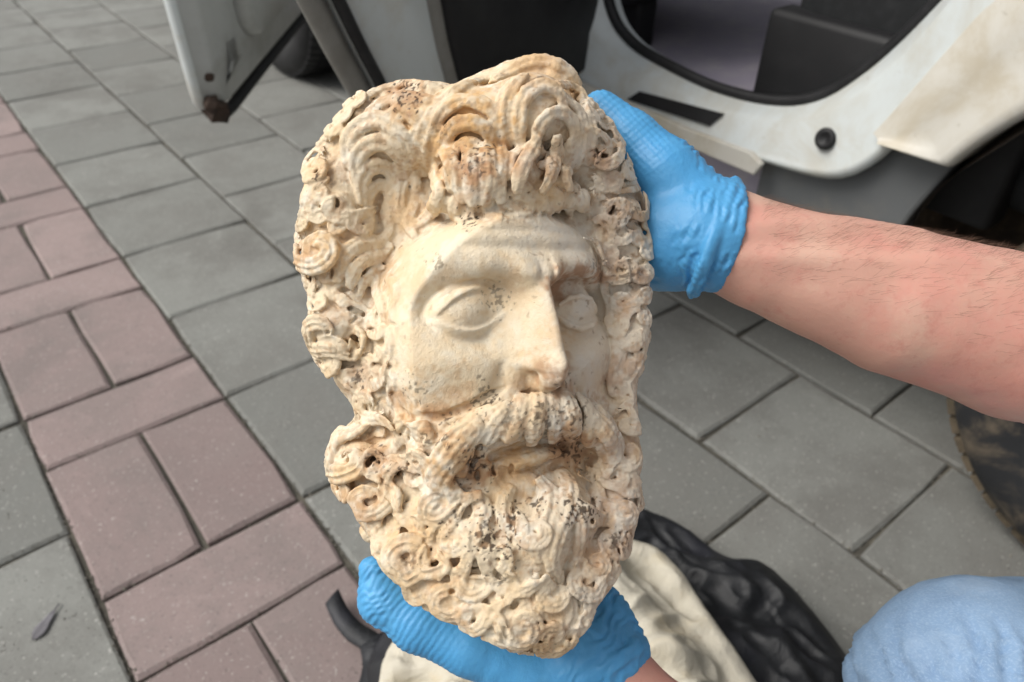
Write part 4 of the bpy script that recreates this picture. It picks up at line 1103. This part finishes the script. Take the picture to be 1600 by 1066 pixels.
# ---------------------------------------------------------------- sack and bag lying on the paving
def draped(name, pix, zedge, h, folds, cen_pix, seed, rim=.5, amp=.012, nr=96, na=300):
    B = np.array([at_z(x, y, zedge)[:2] for x, y in pix]); B = cr(np.vstack([B, B[:1]]), .02)[:-1]; B = resam(np.vstack([B, B[:1]]), na + 1)[:-1]
    c = at_z(*cen_pix, zedge)[:2]
    rng = np.random.default_rng(seed)
    ts = np.linspace(0.02, 1, nr) ** .8
    P = np.array([[np.r_[c + (b - c) * t, 0] for b in B] for t in ts]); sh = P.shape
    F = P.reshape(-1, 3); T = np.repeat(ts, na)
    ht = h * (1 - T ** 3.2) ** rim
    q = np.c_[F[:, :2], np.zeros(len(F))]
    n = vnoise(q, .16, seed) * .028 + vnoise(q, .07, seed + 2) * .012 + vnoise(q, .03, seed + 5) * .004
    n = n + (.011 if h < .06 else .007) * (.5 - np.abs(vnoise(q, .055, seed + 3))) * 2 * (vnoise(q, .19, seed + 8) > -.25) + .006 * (.5 - np.abs(vnoise(q, .026, seed + 6))) * 2
    for (fx, fy), wl, a in folds:
        L = math.hypot(fx, fy); u = (q[:, 0] * fx + q[:, 1] * fy) / L + .05 * vnoise(q, .22, seed + 9) + .015 * vnoise(q, .08, seed + 4)
        s = np.sin(2 * math.pi * u / wl); n = n + a * (np.sign(s) * np.abs(s) ** .8) * (.4 + .6 * (vnoise(q, .2, seed + 1) > -.1))
    z = zedge + ht + n * np.minimum(1, (1.02 - T) * 5)
    z = np.where(T > .985, max(zedge - .06, .004), np.maximum(z, .006))
    F[:, 2] = z
    cut = F.reshape(sh)
    org = np.array([*c, 0.])
    return loft(name, [[p - org for p in r] for r in cut], True, False), org
bag_me, o1 = draped('sports_bag', [(940, 785), (1000, 806), (1065, 832), (1130, 880), (1190, 892), (1235, 928), (1290, 998), (1335, 1060), (1400, 1180), (1280, 1340), (900, 1380), (600, 1260), (572, 1090), (578, 1030), (640, 950), (800, 850)],
    .03, .085, [((1, .7), .11, .006), ((.3, 1), .07, .003)], (930, 1080), 3, .5)
bm_ = M('black_nylon', (.008, .009, .011), .6, spec=.5); bm_.over((.018, .019, .027), bm_.ramp(bm_.noise(14, 5, .6), .45, .7, 0, .6)); bm_.bump(bm_.noise(700, 2, .5), .2, .0006); bm_.bump(bm_.noise(30, 4, .6, dist=1.), .5, .006)
MAT['nylon'] = bm_.m
bag = empty('sports_bag', tuple(o1), 'limp black nylon bag spread on the paving under the cream sack', 'bag')
link('bag_shell', bag_me, MAT['nylon'], bag)
st = [at_z(*p, z) - o1 for p, z in (((519, 934), .022), ((532, 962), .020), ((553, 988), .022), ((580, 1005), .030), ((602, 1030), .045), ((630, 1060), .05))]
st = cr(st, .012)
sm = loft('strap', [[p + np.array([.0135 * s * .93, .0135 * s * .37, .0]) + np.array([0, 0, dz]) for s, dz in ((-1, 0), (-1, .004), (0, .0055), (1, .004), (1, 0), (0, -.001))] for p in st], True, True)
link('strap', sm, MAT['nylon'], bag)
s2 = cr([at_z(*p, z) - o1 for p, z in (((583, 1000), .035), ((588, 1030), .035), ((580, 1066), .04), ((575, 1110), .04))], .012)
link('strap', loft('strap', [[p + np.array([.019 * s, .0, .0]) + np.array([0, 0, dz]) for s, dz in ((-1, 0), (-1, .004), (0, .006), (1, .004), (1, 0), (0, -.001))] for p in s2], True, True), MAT['nylon'], bag)
sack_me, o2 = draped('cream_sack', [(985, 846), (1040, 872), (1085, 930), (1135, 1005), (1185, 1075), (1240, 1190), (1100, 1380), (720, 1360), (570, 1220), (588, 1080), (602, 1022), (650, 985), (780, 930), (900, 870)],
    .125, .05, [((1, -.15), .075, .010), ((.8, .6), .043, .005), ((.4, 1), .06, .004)], (900, 1080), 8, .45)
sm_ = M('cream_cotton', (.52, .485, .40), .93, spec=.15)
sm_.over((.46, .37, .22), sm_.ramp(sm_.noise(9, 5, .7, dist=.8), .46, .70, 0, .65)); sm_.over((.33, .31, .27), sm_.ramp(sm_.noise(5, 4, .7), .5, .72, 0, .6)); sm_.over((.22, .14, .08), sm_.ramp(sm_.noise(24, 4, .7), .66, .76, 0, .6))
sm_.bump(sm_.noise(22, 5, .65, dist=1.2), .6, .008).bump(sm_.noise(800, 2, .5), .25, .0008)
sack = link('cream_sack', sack_me, sm_.m, None, tuple(o2))
tag(sack, 'crumpled stained cream cotton sack lying on the black bag below the lower glove', 'sack')
# ---------------------------------------------------------------- the kneeling person who holds the head up
def hw(P):
    """sculpting frame (camera-aligned axes fixed at the head) to world metres"""
    P = np.atleast_2d(np.asarray(P, float)) * U
    return CC + RC[:, 2] * .42 + P[:, :1] * RC[:, 0] - P[:, 1:2] * RC[:, 1] - P[:, 2:] * RC[:, 2]
def p3(x, y, z): return hw(P3(x, y, z))[0]
def vol_obj(name, V, mat, parent, org, to_world=None, disp=None, soft=1):
    V.soften(soft); P, Q = V.mesh()
    if disp is not None: P = P + V.grad(P, V.h) * disp(P)[:, None]
    if to_world is not None: P = to_world(P)
    me = np_mesh(name, P - np.array(org), Q)
    return link(name, me, mat, parent)
PO = np.array([.74, -1.97, 0.])
person = empty('person', tuple(PO), 'crouching person in faded blue jeans and blue gloves holding up the marble head', 'person')
# --- materials
m = M('skin', (.58, .325, .25), .52, spec=.4); m.b.inputs['Subsurface Weight'].default_value = .12; m.b.inputs['Subsurface Radius'].default_value = (.012, .005, .003)
m.over((.62, .28, .225), m.ramp(m.noise(16, 5, .7), .42, .68, 0, .75)); m.over((.62, .43, .33), m.ramp(m.noise(28, 4, .6), .5, .7, 0, .5)); m.over((.50, .20, .16), m.ramp(m.noise(75, 5, .75), .52, .70, 0, .45)); m.over((.40, .19, .14), m.ramp(m.noise(130, 3, .7), .62, .75, 0, .35)); m.bump(m.noise(420, 3, .7), .25, .0007).bump(m.noise(60, 4, .6), .25, .002); MAT['skin'] = m.m
m = M('nitrile_glove', (.080, .315, .585), .45, spec=.35); m.b.inputs['Subsurface Weight'].default_value = .06; m.b.inputs['Subsurface Radius'].default_value = (.002, .004, .008)
m.over((.06, .29, .58), m.ramp(m.noise(24, 4, .6), .4, .7, 0, .6)); m.over((.13, .43, .74), m.ramp(m.noise(55, 4, .6), .55, .75, 0, .4))
m.bump(m.noise(620, 2, .5), .25, .0006).bump(m.noise(70, 4, .65, dist=1.5, stretch=(1, 1, .5)), .3, .0016); MAT['glove'] = m.m
m = M('faded_denim', (.21, .32, .47), .9, spec=.15); m.over((.13, .21, .34), m.ramp(m.noise(11, 5, .65), .42, .68, 0, .6)); m.over((.34, .44, .57), m.ramp(m.noise(1500, 2, .6, stretch=(1, .4, .25)), .45, .7, 0, .5)); m.over((.30, .40, .53), m.ramp(m.noise(26, 5, .7, stretch=(1, 1, .4)), .5, .75, 0, .6)); m.bump(m.noise(900, 2, .6, stretch=(1, 1, .3)), .3, .0008).bump(m.noise(34, 4, .6, dist=1.), .35, .004); MAT['denim'] = m.m
MAT['shirt'] = plain('pale_bounce_cotton', (.54, .54, .52), .9, 60, .5, (.48, .48, .47))  # unseen shirt, made pale to bounce light on to the head
MAT['shoe'] = plain('brown_leather', (.07, .045, .03), .6, 30, .5)
MAT['arm_hair'] = plain('brown_hair', (.13, .07, .045), .6, 90, .5)
MAT['hair'] = plain('dark_hair', (.022, .015, .010), .6, 90, .5)
# --- joints (world)
wrR = p3(1128, 374, -62); fR = [p3(1060, 372, -85), p3(1128, 374, -62), p3(1200, 405, -60), p3(1300, 440, -58), p3(1400, 472, -58), p3(1600, 527, -62)]
elR = np.array([.575, -1.640, .632]); shR = np.array([.80, -1.74, .80])
wrL = p3(966, 1058, -52); elL = np.array([.300, -1.800, .425]); shL = np.array([.50, -2.02, .70])
neck = np.array([.66, -1.90, .86]); hip = np.array([.82, -2.10, .36])
headc = np.array([.60, -1.86, 1.03])
k = U
B = Vol((.12, -2.42, .30), (1.02, -1.30, 1.22), .0045)
B.chain(fR, [70 * k, 84 * k, 90 * k, 104 * k, 120 * k, 137 * k], .0015)
B.chain([fR[-1], elR], [137 * k, .050], .004); B.chain([elR, (elR + shR) / 2, shR], [.046, .052, .058], .03)
B.chain([wrL * 1.25 - (wrL * .7 + elL * .3) * .25, wrL, wrL * .7 + elL * .3, wrL * .35 + elL * .65, elL], [46 * k, 55 * k, 74 * k, 106 * k, .043], .012)
B.chain([elL, (elL + shL) / 2, shL], [.045, .05, .058], .03)
B.chain([shL, neck - [0, 0, .06], shR], [.06, .075, .06], .05)
B.chain([neck - [0, 0, .06], (neck + hip) / 2, hip], [.115, .125, .13], .06)
B.chain([neck - [0, 0, .05], headc - [0, 0, .09]], [.062, .056], .03)
fwd = np.array([-.73, .62, -.28]); fwd /= np.linalg.norm(fwd); sd_ = np.cross(fwd, [0, 0, 1.]); sd_ /= np.linalg.norm(sd_); upv = np.cross(sd_, fwd)
HM = np.array([sd_, fwd, upv])
hp = lambda s, f, u: headc + sd_ * s + fwd * f + upv * u
B.ell(hp(0, -.01, .03), (.074, .095, .088), .02, M=HM); B.ell(hp(0, .035, -.045), (.056, .06, .07), .03, M=HM)
B.chain([hp(0, .085, .02), hp(0, .112, -.018)], [.009, .014], .012)
B.chain([hp(-.026, .084, -.055), hp(0, .09, -.055), hp(.026, .084, -.055)], [.006, .008, .006], .006)
for s in (-1, 1):
    B.ell(hp(s * .032, .098, .018), (.018, .012, .012), .01, sub=True, M=HM); B.ell(hp(s * .032, .078, .018), (.014, .012, .011), .004, M=HM)
    B.ell(hp(s * .076, -.01, .0), (.012, .024, .033), .008, M=HM)
def tendon(P):
    a = fR[1]; d = fR[4] - fR[1]; L_ = np.linalg.norm(d); d = d / L_; r = P - a; t = r @ d; v = r @ -RC[:, 1]
    m_ = sstep(-.02, .03, t) * sstep(.20, .10, t)
    return m_ * (np.exp(-((v - .004 - .05 * t) / .006) ** 2) + .8 * np.exp(-((v + .013 + .03 * t) / .005) ** 2) - .5 * np.exp(-((v + .005) / .005) ** 2))
body = vol_obj('body', B, MAT['skin'], person, PO, disp=lambda P: .0010 * vnoise(P, .035, 2.) + .0006 * vnoise(P, .014, 4.) + .0022 * tendon(P))
# --- shirt, jeans, shoes, hair
S = Vol((.16, -2.44, .28), (1.06, -1.36, 1.0), .007)
mid = (elR + shR) / 2
S.chain([elR * .45 + shR * .55, shR], [.062, .072], .02); S.chain([elL * .45 + shL * .55, shL], [.06, .072], .02)
S.chain([shL, neck - [0, 0, .07], shR], [.074, .088, .074], .05); S.chain([neck - [0, 0, .06], (neck + hip) / 2, hip], [.128, .140, .145], .06)
S.chain([neck - [0, 0, .02], neck + (headc - neck) * .5], [.06, .05], .01, sub=True)
vol_obj('shirt', S, MAT['shirt'], person, PO, disp=lambda P: .006 * vnoise(P, .06, 1.) + .003 * vnoise(P, .025, 6.))
kc = at_d(1530, 1088, .515)
kneeR = kc
hipL = hip + np.array([-.02, -.10, .0]); hipR = hip + np.array([.07, .08, .0])
ankR = np.array([kneeR[0] + .16, kneeR[1] - .12, .10]); kneeL = np.array([.62, -2.32, .46]); ankL = np.array([.70, -2.40, .10])
J = Vol((.30, -2.62, .06), (1.14, -1.50, .60), .005)
J.chain([kneeR, kneeR * .5 + hipR * .5, hipR], [177 * .515 / 1180, .085, .105], .03); J.chain([kneeR + [.008, -.005, -.005], kneeR * .5 + ankR * .5, ankR], [.073, .068, .060], .02)
J.chain([kneeL, (kneeL + hipL) / 2, hipL], [.074, .085, .105], .03); J.chain([kneeL, (kneeL + ankL) / 2, ankL], [.07, .066, .06], .02)
J.chain([hipL, hipR], [.12, .12], .04)
def jean_fold(P):
    q = (P - CC) @ RC; px = 800 + 1180 * q[:, 0] / q[:, 2]; py = 533 + 1180 * q[:, 1] / q[:, 2]
    w = vnoise(P, .05, 2.) * .6 + vnoise(P, .02, 6.) * .25
    a = sstep(955, 1015, py + 18 * vnoise(P, .03, 4.)) * sstep(1700, 1560, px) * (.65 + .5 * vnoise(P, .03, 8.))
    u = ((px - 1350) * .97 - (py - 1040) * .26) / 37. + w
    return a * .0045 * (1 - 2 * np.abs((u % 1.) * 2 - 1) ** 1.4) + a * .003 * np.sin(2 * math.pi * (u * 2.3 + w))
vol_obj('jeans', J, MAT['denim'], person, PO, disp=lambda P: .004 * vnoise(P, .07, 1.5) + .0018 * vnoise(P, .028, 3.) + .0008 * vnoise(P, .012, 8.) + jean_fold(P))
for an in (ankR, ankL):
    X = Vol(an - [.28, .22, .11], an + [.12, .24, .08], .007)
    dr = np.array([-.75, .55, 0]) if an is ankR else np.array([-.8, .4, 0])
    X.chain([an + [0, 0, -.01], an + dr * .10 + [0, 0, -.05], an + dr * .22 + [0, 0, -.066]], [.050, .040, .030], .02)
    X.chain([an - dr * .04 + [0, 0, -.085], an + dr * .22 + [0, 0, -.085]], [.014, .014], .03)
    vol_obj('shoe', X, MAT['shoe'], person, PO)
Hh = Vol(headc - .16, headc + .17, .005)
Hh.ell(hp(0, -.022, .042), (.084, .096, .092), .02, M=HM); Hh.ell(hp(0, .085, -.02), (.075, .062, .085), .02, sub=True, M=HM); Hh.ell(hp(0, .0, -.10), (.12, .12, .075), .02, sub=True, M=HM)
vol_obj('hair', Hh, MAT['hair'], person, PO, disp=lambda P: .006 * vnoise(P, .014, 2.) + .004 * vnoise(P, .03, 3.))
# --- gloves (sculpted in the same frame as the head, then moved to the world)
def wrinkle(V, pts, r, dep, sub=True):
    P = np.array([P3(*p) for p in pts]); P = cr(P, 8.)
    for _ in range(5): P = P - V.grad(P) * np.clip(V.sample(P), -10, 10)[:, None]
    t = np.linspace(0, 1, len(P)); rr = r * np.sqrt(np.clip(np.sin(np.pi * (.05 + .9 * t)), .08, 1))
    V.chain(P + V.grad(P) * ((r - dep) if sub else (dep - r)), rr, 5., sub=sub)
G = Vol((90, 30, -330), (400, 440, 40), 2.6)
G.chain([P3(1112, 362, -64), P3(1050, 372, -86), P3(965, 385, -130)], [84, 86, 72], 20)                     # palm behind the head
G.chain([P3(1088, 330, -68), P3(1035, 272, -78), P3(985, 218, -92), P3(940, 172, -104)], [66, 60, 46, 33], 14)      # thumb along the head
for (a, b, c2, r) in (((985, 300), (900, 270), (835, 270), 32), ((985, 350), (890, 330), (815, 335), 33), ((985, 400), (895, 392), (830, 400), 31), ((995, 440), (915, 445), (860, 455), 27)):
    G.chain([P3(*a, -150), P3(*b, -190), P3(*c2, -196)], [r, r * .95, r * .8], 9)
G.chain([P3(1095, 366, -62), P3(1120, 370, -60)], [90, 92], 10)
# flared cuff with rolled rim
rim = [P3(1128 + 32 * math.cos(a) * .30 - 33 * math.sin(a), 370 - 86 * math.cos(a) - 12 * math.sin(a) * 0, -60 + 88 * math.sin(a)) for a in np.linspace(0, 2 * math.pi, 41)]
def rimpt(a, x0, tilt, ry, rz):
    return P3(x0 + tilt * math.cos(a), 371 - ry * math.cos(a), -60 + rz * math.sin(a))
G.chain([rimpt(a, 1119, 33, 87, 86) for a in np.linspace(0, 2 * math.pi, 49)], 5.5, 7)
G.chain([rimpt(a, 1112, 31, 87, 87) for a in np.linspace(0, 2 * math.pi, 49)], 5, 8)
# open the cuff end
for s_ in range(5):
    G.seg(P3(1143 + 12 * s_, 374 + 5 * s_, -60), P3(1190 + 12 * s_, 388, -58), 86, 92, 4, sub=True)
def pxy(P):
    s = FP / (FP - P[:, 2]); return 800 + P[:, 0] * s, 533 - P[:, 1] * s
def ridge(u): return 1 - np.abs((u % 1.) * 2 - 1) ** 1.3 * 2
def creaseR(P):
    px, py = pxy(P); u = (px - 1100) * .95 + (py - 370) * .32
    w = vnoise(P, 34, 2.) * .55 + vnoise(P, 15, 7.) * .22
    a = sstep(1040, 1085, px + 18 * vnoise(P, 40, 1.)) * sstep(-.35, .45, vnoise(P, 22, 6.) + .3 * vnoise(P, 60, 2.))
    d = 1.8 * a * ridge(u / 15. + w) + .8 * a * ridge(((px - 1100) * .5 + (py - 370) * .8) / 23. + 1.3 * w) + .5 * a * ridge((px - py) / 11. + w)
    h = sstep(1075, 1020, px) * sstep(300, 225, py)
    d = d + h * (.5 * ridge((px * .72 - py * .70) / 8.5 + .5 * w) + .35 * ridge((px * .6 + py * .8) / 9. + .4 * w))
    d = d + 1.6 * sstep(.1, .5, vnoise(P, 34, 9.)) * sstep(300, 420, py) * ridge((py + .6 * px) / 42. + w)
    return d
def creaseL(P):
    px, py = pxy(P); w = vnoise(P, 30, 4.) * .8 + vnoise(P, 13, 5.) * .3
    a = sstep(850, 925, px + 20 * vnoise(P, 40, 3.)) * (.5 + .5 * sstep(-.3, .4, vnoise(P, 26, 2.)))
    d = 2.2 * a * ridge((px * .84 + py * .50) / 22. + w) + .8 * a * ridge((px * .5 + py * .85) / 17. + w)
    b = sstep(760, 640, px)
    d = d + b * (.75 * ridge((px * .75 + py * .55) / 9.5 + .5 * w) + .9 * sstep(620, 600, px) * ridge((py + .3 * px) / 13. + w))
    return d
def puff(P): return 1.2 * vnoise(P, 45, 3.) + .5 * vnoise(P, 15, 5.) + .25 * vnoise(P, 7, 8.)
g1 = vol_obj('glove', G, MAT['glove'], person, PO, hw, lambda P: puff(P) + creaseR(P)); g1['label'] = 'blue glove on the hand behind the hair'
L = Vol((-260, -560, -330), (250, -300, 60), 2.6)
L.chain([P3(586, 893, -46), P3(600, 935, -48), P3(655, 972, -44), P3(735, 1008, -40), P3(830, 1050, -46), P3(905, 1040, -55)], [26, 40, 46, 47, 52, 58], 14)     # index finger hooked round the beard
for pts, r in (([(905, 1010, -100), (780, 985, -128), (690, 945, -135), (650, 905, -125)], 40), ([(915, 985, -140), (800, 955, -175), (710, 905, -175), (680, 860, -165)], 38), ([(925, 960, -165), (840, 920, -200), (760, 880, -200)], 33)):
    P = [P3(*p) for p in pts]; L.chain(P, np.linspace(r, r * .74, len(P)), 10)
L.chain([P3(948, 1028, -54), P3(900, 1030, -68), P3(905, 980, -120)], [66, 70, 60], 24)
L.chain([P3(968, 1010, -60), P3(952, 968, -75), P3(930, 935, -95), P3(905, 900, -110)], [44, 38, 32, 27], 14)     # thumb
wx, wy = 957, 1040
ax_ = np.array([.62, .78]); pr_ = np.array([.78, -.62])
def rim2(a, off, ry, rz): return P3(wx + ax_[0] * off + pr_[0] * ry * math.cos(a), wy + ax_[1] * off + pr_[1] * ry * math.cos(a), -54 + rz * math.sin(a))
L.chain([P3(925, 1008, -56), P3(wx - 4, wy - 6, -54)], [62, 60], 10)
for off in (-6, 4): L.chain([rim2(a, off, 58, 62) for a in np.linspace(0, 2 * math.pi, 41)], 6, 7)
for s_ in range(5): L.seg(P3(wx + ax_[0] * (72 + 10 * s_), wy + ax_[1] * (72 + 10 * s_), -54), P3(wx + ax_[0] * (90 + 12 * s_), wy + ax_[1] * (90 + 12 * s_), -54), 64, 70, 4, sub=True)
g2 = vol_obj('glove', L, MAT['glove'], person, PO, hw, lambda P: puff(P) + creaseL(P)); g2['label'] = 'blue glove cupped under the beard'
# --- hairs on the forearm
V = []; F = []
q = np.random.default_rng(4)
ax0, ax1 = fR[1], fR[5]; ad = (ax1 - ax0); La = np.linalg.norm(ad); ad /= La
toc = -RC[:, 2]
e1 = np.cross(ad, toc); e1 /= np.linalg.norm(e1); e2 = np.cross(e1, ad)
for i in range(3600):
    t = q.uniform(.05, 1.0); ph = q.normal(-1.6, .95)
    c = ax0 + ad * La * t; dirv = e2 * math.cos(ph) + e1 * math.sin(ph)
    lo_, hi_ = 0., .075
    if abs(ph + 1.5) > 2.0: continue
    pts = c + dirv * np.linspace(.02, .075, 56)[:, None]
    f = B.sample(pts); ii = np.argmax(f > 0)
    p = pts[ii] - dirv * .0006
    ln = q.uniform(.004, .012); tg = ad * q.uniform(.3, .9) - np.cross(ad, dirv) * q.uniform(.1, .7); tg /= np.linalg.norm(tg)
    sidev = np.cross(tg, dirv); sidev /= np.linalg.norm(sidev); w = .00005
    b = len(V)
    for s in range(3):
        u = s / 2; pc = p + tg * ln * u + dirv * (ln * .5 * u * (1 - .35 * u)); ww = w * (1 - .7 * u)
        V += [pc - sidev * ww, pc + sidev * ww, pc + dirv * ww]
    for s in range(2):
        for j in range(3): F.append((b + s * 3 + j, b + s * 3 + (j + 1) % 3, b + s * 3 + 3 + (j + 1) % 3, b + s * 3 + 3 + j))
link('arm_hair', pyd('arm_hair', [v - PO for v in V], F), MAT['arm_hair'], person, kind='stuff')
# ---------------------------------------------------------------- the marble head itself
HV = build_head(2.0)
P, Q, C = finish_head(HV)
Pw = hw(P); HO = np.array([*Pw.mean(0)[:2], Pw[:, 2].min()])
me = np_mesh('marble_head', Pw - HO, Q)
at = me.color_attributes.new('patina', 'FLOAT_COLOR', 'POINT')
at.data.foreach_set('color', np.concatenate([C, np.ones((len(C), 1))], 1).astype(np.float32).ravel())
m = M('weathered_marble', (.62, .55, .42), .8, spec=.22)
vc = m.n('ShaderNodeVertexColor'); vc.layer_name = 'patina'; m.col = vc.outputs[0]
m.over((.74, .68, .57), m.ramp(m.noise(90, 5, .7), .52, .75, 0, .4)); m.over((.50, .36, .21), m.ramp(m.noise(60, 5, .75, dist=.5), .56, .76, 0, .4)); m.over((.10, .07, .05), m.ramp(m.noise(420, 3, .6), .70, .80, 0, .6))
m.b.inputs['Subsurface Weight'].default_value = .03; m.b.inputs['Subsurface Radius'].default_value = (.004, .003, .002)
m.bump(m.noise(130, 5, .75), .5, .0016).bump(m.noise(420, 4, .7), .5, .0010).bump(m.noise(1200, 2, .6), .3, .0005)
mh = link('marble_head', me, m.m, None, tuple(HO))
tag(mh, 'ancient bearded marble head with curly hair and brown stains, held up in two blue gloves', 'sculpture')
